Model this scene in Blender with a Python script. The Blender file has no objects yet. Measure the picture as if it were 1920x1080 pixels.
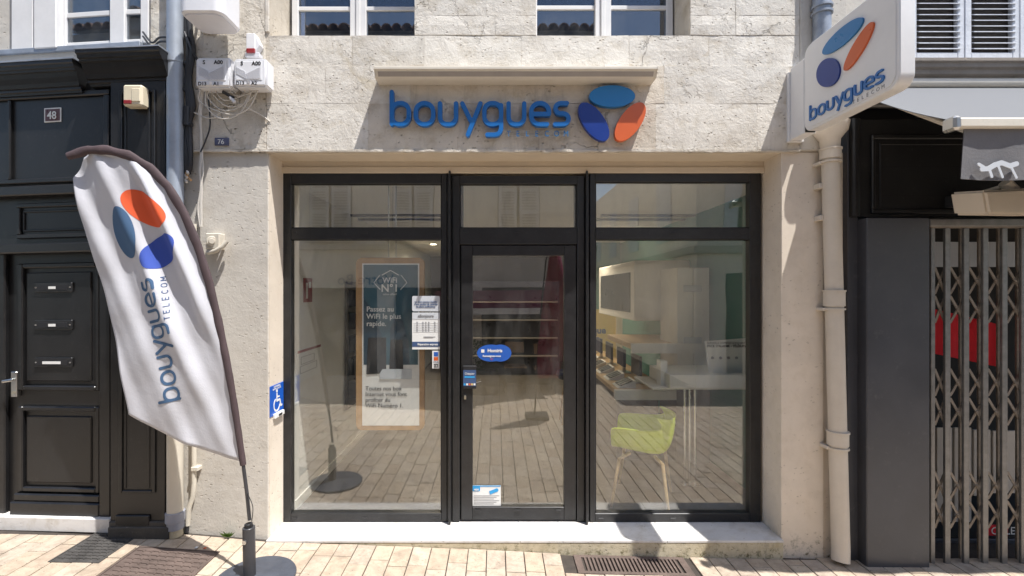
import bpy, bmesh, math, random
import numpy as np
from mathutils import Vector, Matrix
random.seed(7)
R = math.radians
scene = bpy.context.scene
COL = scene.collection

# ------------------------------------------------------------------ camera
# street height 0 lies at the foot of the wall under the door; facade plane is Y = 0
F, CX, CY, ZC, DW = 875.0, 930.0, 545.0, 1.853, 3.35
cd = bpy.data.cameras.new("camera")
cam = bpy.data.objects.new("camera", cd); COL.objects.link(cam)
cam.location = (0, -DW, ZC); cam.rotation_euler = (R(90), 0, 0)
cd.sensor_width = 36.0; cd.lens = F / 1920 * 36
cd.shift_x = 30 / 1920; cd.shift_y = 5 / 1920
cd.clip_start = 0.05; cd.clip_end = 500
scene.camera = cam

# ------------------------------------------------------------------ light
SUN = Vector((0.345, -0.278, 1.0)).normalized()          # towards the sun
w = bpy.data.worlds.new("World"); scene.world = w; w.use_nodes = True
wn = w.node_tree.nodes; wl = w.node_tree.links
bg = wn["Background"]
sk = wn.new("ShaderNodeTexSky"); sk.sky_type = 'NISHITA'; sk.sun_disc = False
sk.sun_elevation = math.asin(SUN.z); sk.sun_rotation = math.atan2(SUN.x, SUN.y)
wl.new(sk.outputs[0], bg.inputs[0]); bg.inputs[1].default_value = 0.10
sd = bpy.data.lights.new("sun", 'SUN'); sd.energy = 3.6; sd.angle = R(0.5); sd.color = (1, 0.975, 0.94)
sun = bpy.data.objects.new("sun", sd); COL.objects.link(sun)
sun.rotation_euler = (-SUN).to_track_quat('-Z', 'Y').to_euler(); sun.location = (4, -4, 12)
vs = scene.view_settings
vs.view_transform = 'Standard'; vs.look = 'None'; vs.exposure = 1.1; vs.gamma = 1.0; vs.use_curve_mapping = False

# ------------------------------------------------------------------ measuring helpers
def X(px, Y): return (px - CX) * (DW + Y) / F
def Z(py, Y): return ZC + (CY - py) * (DW + Y) / F
def P(px, py, Y): return Vector((X(px, Y), Y, Z(py, Y)))
GX = [-9, -3.4, -2.3, -1.85, -1.62, -1.07, 0, .65, 1.6, 2.4, 9]
GZ = [.15, .14, .118, .082, .058, .042, 0, -.037, -.056, -.072, -.10]
def gz(x): return float(np.interp(x, GX, GZ))

# ------------------------------------------------------------------ materials
def newmat(name):
    m = bpy.data.materials.new(name); m.use_nodes = True
    nt = m.node_tree; return m, nt.nodes, nt.links, nt.nodes["Principled BSDF"]
def ramp(n, stops):
    r = n.new("ShaderNodeValToRGB"); e = r.color_ramp.elements
    while len(e) < len(stops): e.new(0.5)
    for q, (p, c) in zip(e, stops): q.position = p; q.color = (*c, 1) if len(c) == 3 else c
    return r
def noise(n, l, vec, scale, detail=5, rough=.6, dist=0):
    t = n.new("ShaderNodeTexNoise"); t.inputs["Scale"].default_value = scale; t.inputs["Detail"].default_value = detail
    t.inputs["Roughness"].default_value = rough; t.inputs["Distortion"].default_value = dist
    l.new(vec, t.inputs["Vector"]); return t
def mixc(n, l, a, b, fac, mode='MIX'):
    x = n.new("ShaderNodeMix"); x.data_type = 'RGBA'; x.blend_type = mode
    for s, v in ((0, fac), (6, a), (7, b)):
        if isinstance(v, (int, float)): x.inputs[s].default_value = v
        elif isinstance(v, tuple): x.inputs[s].default_value = (*v, 1)
        else: l.new(v, x.inputs[s])
    return x.outputs[2]
def wpos(n):
    return n.new("ShaderNodeNewGeometry").outputs["Position"]
def pm(name, col, rough=.6, metal=0, var=.12, scale=6, bump=0, bscale=60, spec=.5, dirt=0, dirtcol=(.12, .10, .08), rand=0, sheen=0, coord='world'):
    """plain procedural surface: colour drift, dirt specks, fine relief"""
    m, n, l, b = newmat(name)
    vec = wpos(n) if coord == 'world' else n.new("ShaderNodeTexCoord").outputs["Object"]
    nz = noise(n, l, vec, scale, 6, .65)
    lo = tuple(c * (1 - var) for c in col); hi = tuple(min(1, c * (1 + var)) for c in col)
    c = ramp(n, [(.3, lo), (.7, hi)]); l.new(nz.outputs[0], c.inputs[0]); out = c.outputs[0]
    if rand:
        oi = n.new("ShaderNodeObjectInfo"); hs = n.new("ShaderNodeHueSaturation")
        mr = n.new("ShaderNodeMapRange"); mr.inputs[3].default_value = 1 - rand; mr.inputs[4].default_value = 1 + rand
        l.new(oi.outputs["Random"], mr.inputs[0]); l.new(mr.outputs[0], hs.inputs["Value"]); l.new(out, hs.inputs["Color"]); out = hs.outputs[0]
    if dirt:
        d = noise(n, l, vec, scale * 5, 8, .75); dr = ramp(n, [(.58, (0, 0, 0)), (.72, (1, 1, 1))]); l.new(d.outputs[0], dr.inputs[0])
        mm = n.new("ShaderNodeMath"); mm.operation = 'MULTIPLY'; mm.inputs[1].default_value = dirt; l.new(dr.outputs[0], mm.inputs[0])
        out = mixc(n, l, out, dirtcol, mm.outputs[0])
    l.new(out, b.inputs["Base Color"])
    rr = n.new("ShaderNodeMapRange"); rr.inputs[3].default_value = max(0, rough - .1); rr.inputs[4].default_value = min(1, rough + .1)
    l.new(nz.outputs[0], rr.inputs[0]); l.new(rr.outputs[0], b.inputs["Roughness"])
    b.inputs["Metallic"].default_value = metal; b.inputs["Specular IOR Level"].default_value = spec
    if bump:
        bz = noise(n, l, vec, bscale, 8, .7); bp = n.new("ShaderNodeBump"); bp.inputs["Strength"].default_value = 1.0
        bp.inputs["Distance"].default_value = bump; l.new(bz.outputs[0], bp.inputs["Height"]); l.new(bp.outputs[0], b.inputs["Normal"])
    return m

def stone_mat(name, base, dark, pit=.006, crack=True, moss=False, stain=.75, rand=.06):
    m, n, l, b = newmat(name); vec = wpos(n)
    big = noise(n, l, vec, 1.6, 6, .62, .4); mid = noise(n, l, vec, 7, 8, .7, .3); fine = noise(n, l, vec, 55, 8, .75)
    c1 = ramp(n, [(.28, dark), (.5, base), (.72, tuple(min(1, v * 1.12) for v in base))]); l.new(big.outputs[0], c1.inputs[0])
    c2 = ramp(n, [(.28, (.74, .69, .61)), (.5, (.98, .97, .96)), (.75, (1.0, .99, .97))]); l.new(mid.outputs[0], c2.inputs[0])
    col = mixc(n, l, c1.outputs[0], c2.outputs[0], .9 if stain > .5 else .35, 'MULTIPLY')
    # ochre weathering stains
    st = noise(n, l, vec, 2.7, 8, .7, 1.2); sr = ramp(n, [(.60, (0, 0, 0)), (.74, (1, 1, 1))]); l.new(st.outputs[0], sr.inputs[0])
    sm = n.new("ShaderNodeMath"); sm.operation = 'MULTIPLY'; sm.inputs[1].default_value = stain * .5; l.new(sr.outputs[0], sm.inputs[0])
    col = mixc(n, l, col, (.42, .33, .17), sm.outputs[0])
    # grey rain streaks, stretched downwards
    mp = n.new("ShaderNodeMapping"); mp.inputs["Scale"].default_value = (7, 7, .9); l.new(vec, mp.inputs[0])
    rs = noise(n, l, mp.outputs[0], 1, 7, .7, .5); rr = ramp(n, [(.55, (0, 0, 0)), (.8, (1, 1, 1))]); l.new(rs.outputs[0], rr.inputs[0])
    rm = n.new("ShaderNodeMath"); rm.operation = 'MULTIPLY'; rm.inputs[1].default_value = stain * .55; l.new(rr.outputs[0], rm.inputs[0])
    col = mixc(n, l, col, (.30, .27, .23), rm.outputs[0])
    # worm holes and pits
    mp2 = n.new("ShaderNodeMapping"); mp2.inputs["Scale"].default_value = (1, 1, 1.7); l.new(vec, mp2.inputs[0])
    warp = noise(n, l, vec, 24, 4, .7)
    wv = n.new("ShaderNodeVectorMath"); wv.operation = 'MULTIPLY_ADD'; wv.inputs[1].default_value = (.05, .05, .05)
    l.new(warp.outputs[1], wv.inputs[0]); l.new(mp2.outputs[0], wv.inputs[2])
    vo = n.new("ShaderNodeTexVoronoi"); vo.inputs["Scale"].default_value = 23; l.new(wv.outputs[0], vo.inputs["Vector"])
    pr = ramp(n, [(.08, (1, 1, 1)), (.20, (0, 0, 0))]); l.new(vo.outputs["Distance"], pr.inputs[0])
    gate = noise(n, l, vec, 5, 5, .7); gr = ramp(n, [(.45, (0, 0, 0)), (.56, (1, 1, 1))]); l.new(gate.outputs[0], gr.inputs[0])
    pg = n.new("ShaderNodeMath"); pg.operation = 'MULTIPLY'; l.new(pr.outputs[0], pg.inputs[0]); l.new(gr.outputs[0], pg.inputs[1])
    pc = n.new("ShaderNodeMath"); pc.operation = 'MULTIPLY'; pc.inputs[1].default_value = .65; l.new(pg.outputs[0], pc.inputs[0])
    col = mixc(n, l, col, (.30, .25, .19), pc.outputs[0])
    if rand:
        oi = n.new("ShaderNodeObjectInfo"); hs = n.new("ShaderNodeHueSaturation"); mr = n.new("ShaderNodeMapRange")
        mr.inputs[3].default_value = 1 - rand; mr.inputs[4].default_value = 1 + rand
        l.new(oi.outputs["Random"], mr.inputs[0]); l.new(mr.outputs[0], hs.inputs["Value"]); l.new(col, hs.inputs["Color"]); col = hs.outputs[0]
    hgt = n.new("ShaderNodeMath"); hgt.operation = 'MULTIPLY_ADD'; hgt.inputs[1].default_value = -.9
    l.new(pg.outputs[0], hgt.inputs[0])
    ha = n.new("ShaderNodeMath"); ha.operation = 'MULTIPLY_ADD'; ha.inputs[1].default_value = .35; l.new(fine.outputs[0], ha.inputs[0]); l.new(mid.outputs[0], ha.inputs[2])
    l.new(ha.outputs[0], hgt.inputs[2]); h = hgt.outputs[0]
    if crack:
        v2 = n.new("ShaderNodeTexVoronoi"); v2.feature = 'DISTANCE_TO_EDGE'; v2.inputs["Scale"].default_value = 2.3
        wv2 = n.new("ShaderNodeVectorMath"); wv2.operation = 'MULTIPLY_ADD'; wv2.inputs[1].default_value = (.35, .35, .35)
        wz = noise(n, l, vec, 4, 6, .7); l.new(wz.outputs[1], wv2.inputs[0]); l.new(vec, wv2.inputs[2]); l.new(wv2.outputs[0], v2.inputs["Vector"])
        cr = ramp(n, [(.0, (1, 1, 1)), (.012, (0, 0, 0))]); l.new(v2.outputs[0], cr.inputs[0])
        cg = ramp(n, [(.52, (0, 0, 0)), (.6, (1, 1, 1))]); cn = noise(n, l, vec, 1.9, 3, .5); l.new(cn.outputs[0], cg.inputs[0])
        cm = n.new("ShaderNodeMath"); cm.operation = 'MULTIPLY'; l.new(cr.outputs[0], cm.inputs[0]); l.new(cg.outputs[0], cm.inputs[1])
        h2 = n.new("ShaderNodeMath"); h2.operation = 'MULTIPLY_ADD'; h2.inputs[1].default_value = -.6; l.new(cm.outputs[0], h2.inputs[0]); l.new(h, h2.inputs[2]); h = h2.outputs[0]
        cc = n.new("ShaderNodeMath"); cc.operation = 'MULTIPLY'; cc.inputs[1].default_value = .45; l.new(cm.outputs[0], cc.inputs[0])
        col = mixc(n, l, col, (.28, .24, .19), cc.outputs[0])
    if moss:
        mn = noise(n, l, vec, 22, 8, .8); mr2 = ramp(n, [(.52, (0, 0, 0)), (.62, (1, 1, 1))]); l.new(mn.outputs[0], mr2.inputs[0])
        sx = n.new("ShaderNodeSeparateXYZ"); l.new(vec, sx.inputs[0])
        zr = n.new("ShaderNodeMapRange"); zr.inputs[1].default_value = .12; zr.inputs[2].default_value = -.06
        l.new(sx.outputs[2], zr.inputs[0])
        mm = n.new("ShaderNodeMath"); mm.operation = 'MULTIPLY'; l.new(mr2.outputs[0], mm.inputs[0]); l.new(zr.outputs[0], mm.inputs[1])
        col = mixc(n, l, col, (.10, .09, .035), mm.outputs[0])
    l.new(col, b.inputs["Base Color"]); b.inputs["Roughness"].default_value = .92; b.inputs["Specular IOR Level"].default_value = .2
    bp = n.new("ShaderNodeBump"); bp.inputs["Strength"].default_value = 1; bp.inputs["Distance"].default_value = pit
    l.new(h, bp.inputs["Height"]); l.new(bp.outputs[0], b.inputs["Normal"])
    return m

def glass_mat(name, tint, r0, rough=0.0):
    """pane: tinted see-through body with a Schlick mirror on each face"""
    m, n, l, b = newmat(name); n.remove(b); out = n["Material Output"]
    tr = n.new("ShaderNodeBsdfTransparent"); tr.inputs[0].default_value = (*tint, 1)
    gl = n.new("ShaderNodeBsdfGlossy"); gl.inputs["Roughness"].default_value = rough; gl.inputs[0].default_value = (1, 1, 1, 1)
    lw = n.new("ShaderNodeLayerWeight"); lw.inputs[0].default_value = .5
    pw = n.new("ShaderNodeMath"); pw.operation = 'POWER'; pw.inputs[1].default_value = 5; l.new(lw.outputs["Facing"], pw.inputs[0])
    ma = n.new("ShaderNodeMath"); ma.operation = 'MULTIPLY_ADD'; ma.inputs[1].default_value = 1 - r0; ma.inputs[2].default_value = r0
    l.new(pw.outputs[0], ma.inputs[0])
    # float glass is never quite flat
    nz = noise(n, l, wpos(n), 1.3, 2, .5); bp = n.new("ShaderNodeBump"); bp.inputs["Distance"].default_value = .0012
    l.new(nz.outputs[0], bp.inputs["Height"]); l.new(bp.outputs[0], gl.inputs["Normal"])
    mx = n.new("ShaderNodeMixShader"); l.new(ma.outputs[0], mx.inputs[0]); l.new(tr.outputs[0], mx.inputs[1]); l.new(gl.outputs[0], mx.inputs[2])
    df = n.new("ShaderNodeBsdfDiffuse"); df.inputs[0].default_value = (.7, .68, .64, 1)
    mp = n.new("ShaderNodeMapping"); mp.inputs["Scale"].default_value = (3, 3, 1.1); l.new(wpos(n), mp.inputs[0])
    dn = noise(n, l, mp.outputs[0], 2.2, 9, .75, .8); dr = ramp(n, [(.42, (0, 0, 0)), (.8, (.055, .055, .055))]); l.new(dn.outputs[0], dr.inputs[0])
    m2 = n.new("ShaderNodeMixShader"); l.new(dr.outputs[0], m2.inputs[0]); l.new(mx.outputs[0], m2.inputs[1]); l.new(df.outputs[0], m2.inputs[2])
    l.new(m2.outputs[0], out.inputs[0]); return m

def emit_mat(name, col, s):
    m, n, l, b = newmat(name); b.inputs["Base Color"].default_value = (*col, 1)
    b.inputs["Emission Color"].default_value = (*col, 1); b.inputs["Emission Strength"].default_value = s; return m

M = {}
M['stone'] = stone_mat('limestone', (.72, .685, .62), (.56, .515, .45), .012, rand=.06)
M['mortar'] = stone_mat('lime mortar', (.62, .57, .49), (.48, .43, .36), .008, rand=0)
M['rough'] = stone_mat('worn lime render', (.68, .635, .56), (.53, .485, .415), .018, rand=0)
M['plaster'] = stone_mat('painted render', (.56, .525, .47), (.51, .475, .425), .006, crack=False, stain=.25, rand=0)
M['plaster2'] = stone_mat('smooth painted render', (.70, .62, .52), (.64, .565, .475), .0018, crack=False, moss=True, stain=.15, rand=0)
M['riser'] = stone_mat('mossy step render', (.55, .49, .36), (.42, .37, .26), .006, crack=True, moss=True, stain=1, rand=0)
M['sill'] = stone_mat('white marble sill', (.66, .645, .63), (.54, .52, .50), .0015, crack=True, stain=.55, rand=.05)
M['header'] = pm('cream paint', (.62, .535, .42), .7, var=.05, bump=.001, bscale=30)
M['alu'] = pm('black aluminium', (.016, .016, .017), .36, var=.3, dirt=.2, dirtcol=(.25, .24, .22), scale=14, bump=.0003, bscale=200)
M['steel'] = pm('brushed steel', (.55, .55, .54), .3, 1, var=.1)
M['brass'] = pm('nickel lock', (.6, .56, .45), .3, 1, var=.1)
M['glass'] = glass_mat('shop glass', (.97, .98, .97), .108)
M['wglass'] = glass_mat('old window glass', (.55, .60, .66), .12)
M['acrylic'] = glass_mat('clear acrylic', (.95, .96, .97), .05)
M['white'] = pm('white painted wood', (.72, .71, .70), .5, var=.05, dirt=.10, scale=9, bump=.0006, bscale=90)
M['oldwhite'] = pm('flaking white paint', (.60, .62, .66), .7, var=.14, dirt=.5, dirtcol=(.30, .28, .26), scale=9, bump=.003, bscale=50)
M['blackwood'] = pm('black painted timber', (.0125, .0122, .0128), .36, var=.3, scale=4, dirt=.13, dirtcol=(.16, .155, .145), bump=.0008, bscale=60)
M['zinc'] = pm('zinc sheet', (.30, .33, .38), .5, .35, var=.3, scale=5, dirt=.35, dirtcol=(.55, .55, .55), bump=.0008)
M['pipegrey'] = pm('zinc pipe', (.36, .40, .46), .45, .3, var=.15, scale=5, dirt=.2, dirtcol=(.55, .55, .55))
M['pvc'] = pm('cream painted pipe', (.60, .55, .46), .5, var=.06, dirt=.08, scale=6)
M['pvc2'] = pm('beige painted pipe', (.60, .535, .45), .5, var=.06, dirt=.10, scale=6, bump=.0006)
M['collar'] = pm('grey plastic', (.30, .31, .36), .45, var=.08)
M['blackcable'] = pm('black cable', (.025, .025, .028), .4, var=.3)
M['whitecable'] = pm('white cable', (.62, .58, .52), .5, var=.12, dirt=.1)
M['boxwhite'] = pm('white plastic', (.74, .74, .76), .4, var=.04, dirt=.06)
M['boxrib'] = pm('shadowed plastic ribs', (.62, .62, .65), .5, var=.05)
M['boxcream'] = pm('aged cream plastic', (.68, .60, .44), .45, var=.06, dirt=.05)
M['ink'] = pm('black ink', (.012, .012, .014), .6, var=.05)
M['darkred'] = pm('red lens', (.25, .02, .025), .3, var=.1)
M['cassette'] = pm('cream awning case', (.66, .61, .52), .45, var=.05, dirt=.18, dirtcol=(.25, .21, .15), scale=7)
M['cassette2'] = pm('taupe awning front', (.36, .32, .28), .5, var=.08)
M['blue1'] = pm('mid blue acrylic', (.010, .13, .40), .3, var=.05)
M['blue2'] = pm('light blue acrylic', (.012, .17, .42), .3, var=.05)
M['blue3'] = pm('deep blue acrylic', (.005, .032, .22), .3, var=.04)
M['orange'] = pm('orange acrylic', (.60, .11, .025), .3, var=.04)
M['signwhite'] = pm('white sign panel', (.74, .73, .72), .35, var=.03, dirt=.03)
M['fabric'] = pm('white flag cloth', (.52, .52, .555), .8, var=.03, scale=3, bump=.005, bscale=4)
M['pocket'] = pm('plum brown flag sleeve', (.065, .042, .045), .8, var=.15, bump=.003, bscale=14)
M['fblue1'] = pm('printed slate blue', (.055, .115, .215), .85, var=.05, bump=.002, bscale=9)
M['fblue2'] = pm('printed royal blue', (.04, .08, .36), .85, var=.05, bump=.002, bscale=9)
M['fred'] = pm('printed orange red', (.70, .10, .03), .85, var=.05, bump=.002, bscale=9)
M['pole'] = pm('dark pole', (.05, .05, .055), .4, .2, var=.1)
M['base'] = pm('flag base rubber', (.055, .062, .08), .55, var=.2, dirt=.25, dirtcol=(.3, .3, .3), scale=12, bump=.001)
M['castiron'] = pm('rusty cast iron', (.13, .095, .08), .75, .2, var=.3, dirt=.25, dirtcol=(.4, .36, .3), scale=10, bump=.003, bscale=80)
M['castdark'] = pm('dark cast iron', (.07, .065, .06), .75, .2, var=.3, dirt=.35, dirtcol=(.42, .38, .32), scale=10, bump=.003, bscale=80)
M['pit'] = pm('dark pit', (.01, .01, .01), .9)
M['plaque'] = pm('maroon enamel', (.11, .045, .045), .3, var=.1)
M['plaqueblue'] = pm('old blue enamel', (.08, .09, .16), .4, var=.3, dirt=.4, dirtcol=(.4, .36, .3), scale=14)
M['blueplate'] = pm('blue enamel plate', (.01, .10, .50), .35, var=.04)
M['paper'] = pm('white card', (.74, .74, .72), .6, var=.03)
M['paperg'] = pm('pale grey card', (.55, .57, .60), .6, var=.03)
M['navy'] = pm('navy print', (.05, .09, .20), .5, var=.04)
M['grey'] = pm('grey print', (.22, .22, .23), .6, var=.04)
M['darkgrey'] = pm('anthracite sheet metal', (.060, .062, .072), .36, var=.12, scale=3, dirt=.10, dirtcol=(.35, .35, .35), bump=.0006, bscale=20)
M['gate'] = pm('grey iron gate', (.22, .215, .21), .42, .6, var=.2, scale=18, dirt=.35, dirtcol=(.28, .14, .07))
M['gate2'] = pm('worn iron lattice', (.25, .215, .18), .6, .3, var=.25, scale=18, dirt=.5, dirtcol=(.26, .12, .05))
M['slate'] = pm('dark awning cloth', (.16, .155, .16), .8, var=.15, scale=5, bump=.002)
M['awncloth'] = pm('pale awning cloth', (.125, .13, .14), .8, var=.05, bump=.001)
M['wood'] = pm('oak frame', (.44, .26, .12), .5, var=.16, scale=12)
M['woodpale'] = pm('pale oak', (.52, .36, .20), .5, var=.14, scale=12)
M['lime'] = pm('lime green plastic', (.52, .64, .03), .4, var=.04)
M['navyplastic'] = pm('navy plastic', (.02, .03, .08), .4, var=.1)
M['iwhite'] = pm('interior white', (.74, .72, .68), .6, var=.03)
M['ifloor'] = pm('grey brown vinyl floor', (.085, .075, .065), .5, var=.12, scale=3)
M['iceil'] = pm('ceiling white', (.80, .78, .74), .8, var=.02)
M['teal'] = pm('sea green wall', (.075, .22, .19), .6, var=.06)
M['yellow'] = pm('warm yellow wall', (.62, .46, .17), .6, var=.05)
M['dark'] = pm('dark screen', (.02, .022, .03), .3, var=.1)
M['iback'] = pm('dim back wall', (.16, .145, .13), .8, var=.1)
M['chrome'] = pm('chrome tube', (.7, .7, .7), .25, 1, var=.04)
M['red'] = pm('red cloth', (.62, .012, .025), .8, var=.1, bump=.002)
M['lamp'] = emit_mat('lit downlight', (1, .86, .62), 9)
M['oppwall'] = pm('cream render across street', (.76, .71, .63), .9, var=.10, scale=1.5)
M['opptrim'] = pm('stone trim across street', (.44, .40, .35), .9, var=.08)
M['cornstone'] = pm('shade-browned stone cornice', (.27, .235, .20), .9, var=.2, scale=5, dirt=.3, bump=.003)  # shade of the down-sloping mouldings put into the darker brown base
M['stone2'] = stone_mat('stained shade-warmed limestone', (.68, .62, .53), (.48, .42, .345), .012, stain=1.25)  # browner base carries the warm awning shade, on top of real stains
M['tile'] = pm('clay roof tile', (.34, .20, .13), .85, var=.3, rand=.1)
M['maroon'] = pm('maroon flag cloth', (.22, .02, .06), .8, var=.1)
M['hedge'] = pm('box hedge', (.05, .09, .02), .8, var=.4, scale=30)
M['posterblue'] = pm('poster teal blue', (.045, .115, .155), .35, var=.25, scale=2.5)
M['posterdark'] = pm('poster dark teal', (.03, .065, .10), .35, var=.2, scale=2.5)
M['posterwhite'] = pm('poster white', (.80, .78, .75), .35, var=.03)
M['flood'] = pm('pale floodlight shell', (.62, .54, .44), .45, var=.04)
M['stickerblue'] = pm('sticker blue', (.02, .10, .42), .4, var=.04)
M['stickercyan'] = pm('sticker cyan', (.03, .32, .66), .4, var=.05)
M['weed'] = pm('weed leaf', (.10, .19, .03), .7, var=.3)
def paver_mat():
    m, n, l, b = newmat('clay paver'); vec = wpos(n)
    oi = n.new("ShaderNodeObjectInfo")
    at = n.new("ShaderNodeAttribute"); at.attribute_name = 'tone'
    add = n.new("ShaderNodeMath"); add.operation = 'ADD'; l.new(oi.outputs["Random"], add.inputs[0]); l.new(at.outputs["Fac"], add.inputs[1])
    fr = n.new("ShaderNodeMath"); fr.operation = 'FRACT'; l.new(add.outputs[0], fr.inputs[0])
    c = ramp(n, [(0, (.44, .35, .265)), (.35, (.50, .41, .31)), (.7, (.46, .385, .31)), (1, (.54, .455, .35))]); l.new(fr.outputs[0], c.inputs[0])
    nz = noise(n, l, vec, 16, 8, .75); c2 = ramp(n, [(.3, (.58, .56, .55)), (.55, (.95, .95, .95)), (.8, (1.0, 1.0, 1.0))]); l.new(nz.outputs[0], c2.inputs[0])
    col = mixc(n, l, c.outputs[0], c2.outputs[0], .8, 'MULTIPLY')
    d = noise(n, l, vec, 4, 6, .7, .6); dr = ramp(n, [(.50, (0, 0, 0)), (.70, (.62, .62, .62))]); l.new(d.outputs[0], dr.inputs[0])
    col = mixc(n, l, col, (.22, .17, .13), dr.outputs[0])
    sp = noise(n, l, vec, 70, 3, .6); sr = ramp(n, [(.655, (0, 0, 0)), (.70, (.8, .8, .8))]); l.new(sp.outputs[0], sr.inputs[0])
    col = mixc(n, l, col, (.12, .10, .085), sr.outputs[0])
    l.new(col, b.inputs["Base Color"]); b.inputs["Roughness"].default_value = .85; b.inputs["Specular IOR Level"].default_value = .25
    bz = noise(n, l, vec, 120, 6, .7); bp = n.new("ShaderNodeBump"); bp.inputs["Distance"].default_value = .002; l.new(bz.outputs[0], bp.inputs["Height"]); l.new(bp.outputs[0], b.inputs["Normal"])
    return m
M['paver'] = paver_mat()
M['joint'] = pm('sandy joint', (.05, .04, .033), .95, var=.3, scale=20)

# ------------------------------------------------------------------ builders
def link(o, parent=None):
    COL.objects.link(o)
    if parent is not None:
        o.parent = parent; o.matrix_parent_inverse = Matrix.Translation(-wloc(parent))
    return o
def wloc(o):
    v = Vector(o.location) if o.type == 'EMPTY' else Vector((0, 0, 0))
    return v
def tag(o, label, cat, group=None):
    o['label'] = label; o['category'] = cat
    if group: o['group'] = group
    return o
def thing(name, label, cat, loc, group=None):
    o = bpy.data.objects.new(name, None); o.empty_display_size = .1; COL.objects.link(o); o.location = loc
    return tag(o, label, cat, group)
class MB:
    def __init__(s): s.v = []; s.f = []
    def add(s, vs_, fs_):
        k = len(s.v); s.v += [tuple(v) for v in vs_]; s.f += [tuple(i + k for i in f) for f in fs_]; return s
    def box(s, x0, x1, y0, y1, z0, z1):
        if x0 > x1: x0, x1 = x1, x0
        if y0 > y1: y0, y1 = y1, y0
        if z0 > z1: z0, z1 = z1, z0
        return s.add([(x0, y0, z0), (x1, y0, z0), (x1, y1, z0), (x0, y1, z0), (x0, y0, z1), (x1, y0, z1), (x1, y1, z1), (x0, y1, z1)],
                     [(3, 2, 1, 0), (4, 5, 6, 7), (0, 1, 5, 4), (1, 2, 6, 5), (2, 3, 7, 6), (3, 0, 4, 7)])
    def px(s, a, b, t, d, Y, Yb):          # front face spans the given reading at depth Y, body runs back to Yb
        return s.box(X(a, Y), X(b, Y), Y, Yb, Z(d, Y), Z(t, Y))
    def prism(s, pts, a, b):               # closed outline of 3-D points moved by vector (b-a)
        n = len(pts); off = Vector(b) - Vector(a)
        v = [Vector(p) for p in pts] + [Vector(p) + off for p in pts]
        return s.add(v, [tuple(range(n))[::-1], tuple(range(n, 2 * n))] + [(i, (i + 1) % n, n + (i + 1) % n, n + i) for i in range(n)])
    def tube(s, pts, r, n=8, caps=True):
        pts = [Vector(p) for p in pts]; k = len(pts); rr = r if isinstance(r, (list, tuple)) else [r] * k
        base = len(s.v); up = None
        for i, p in enumerate(pts):
            t = (pts[min(i + 1, k - 1)] - pts[max(i - 1, 0)]).normalized()
            if up is None: up = t.orthogonal().normalized()
            else: up = (up - t * up.dot(t)).normalized()
            bi = t.cross(up)
            for j in range(n):
                a = 2 * math.pi * j / n; s.v.append(tuple(p + (up * math.cos(a) + bi * math.sin(a)) * rr[i]))
        for i in range(k - 1):
            for j in range(n):
                a = base + i * n + j; b = base + i * n + (j + 1) % n; s.f.append((a, b, b + n, a + n))
        if caps:
            s.f.append(tuple(base + j for j in range(n))[::-1]); s.f.append(tuple(base + (k - 1) * n + j for j in range(n)))
        return s
    def lathe(s, prof, c, n=32):           # profile (radius, height) about a vertical axis through c
        base = len(s.v); k = len(prof)
        for r, h in prof:
            for j in range(n):
                a = 2 * math.pi * j / n; s.v.append((c[0] + r * math.cos(a), c[1] + r * math.sin(a), c[2] + h))
        for i in range(k - 1):
            for j in range(n):
                a = base + i * n + j; b = base + i * n + (j + 1) % n; s.f.append((a, b, b + n, a + n))
        s.f.append(tuple(base + j for j in range(n))[::-1]); s.f.append(tuple(base + (k - 1) * n + j for j in range(n)))
        return s
    def build(s, name, m, parent=None, bevel=0, smooth=False, seg=1, warp=None):
        me = bpy.data.meshes.new(name); v = s.v if warp is None else [warp(p) for p in s.v]
        me.from_pydata(v, [], s.f); me.update()
        bm = bmesh.new(); bm.from_mesh(me)
        if bevel:
            ed = [e for e in bm.edges if len(e.link_faces) == 2 and e.calc_face_angle(0) > .5]
            bmesh.ops.bevel(bm, geom=ed, offset=bevel, segments=seg, affect='EDGES', clamp_overlap=True)
        bmesh.ops.recalc_face_normals(bm, faces=bm.faces); bm.to_mesh(me); bm.free()
        if smooth:
            for p in me.polygons: p.use_smooth = True
            try: me.set_sharp_from_angle(angle=R(40))
            except Exception: pass
        me.materials.append(m if not isinstance(m, str) else M[m])
        return link(bpy.data.objects.new(name, me), parent)
def box(name, m, parent, a, b, t, d, Y, Yb, bevel=0, warp=None):
    return MB().px(a, b, t, d, Y, Yb).build(name, m, parent, bevel, warp=warp)
def struct(o): o['kind'] = 'structure'; return o

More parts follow.
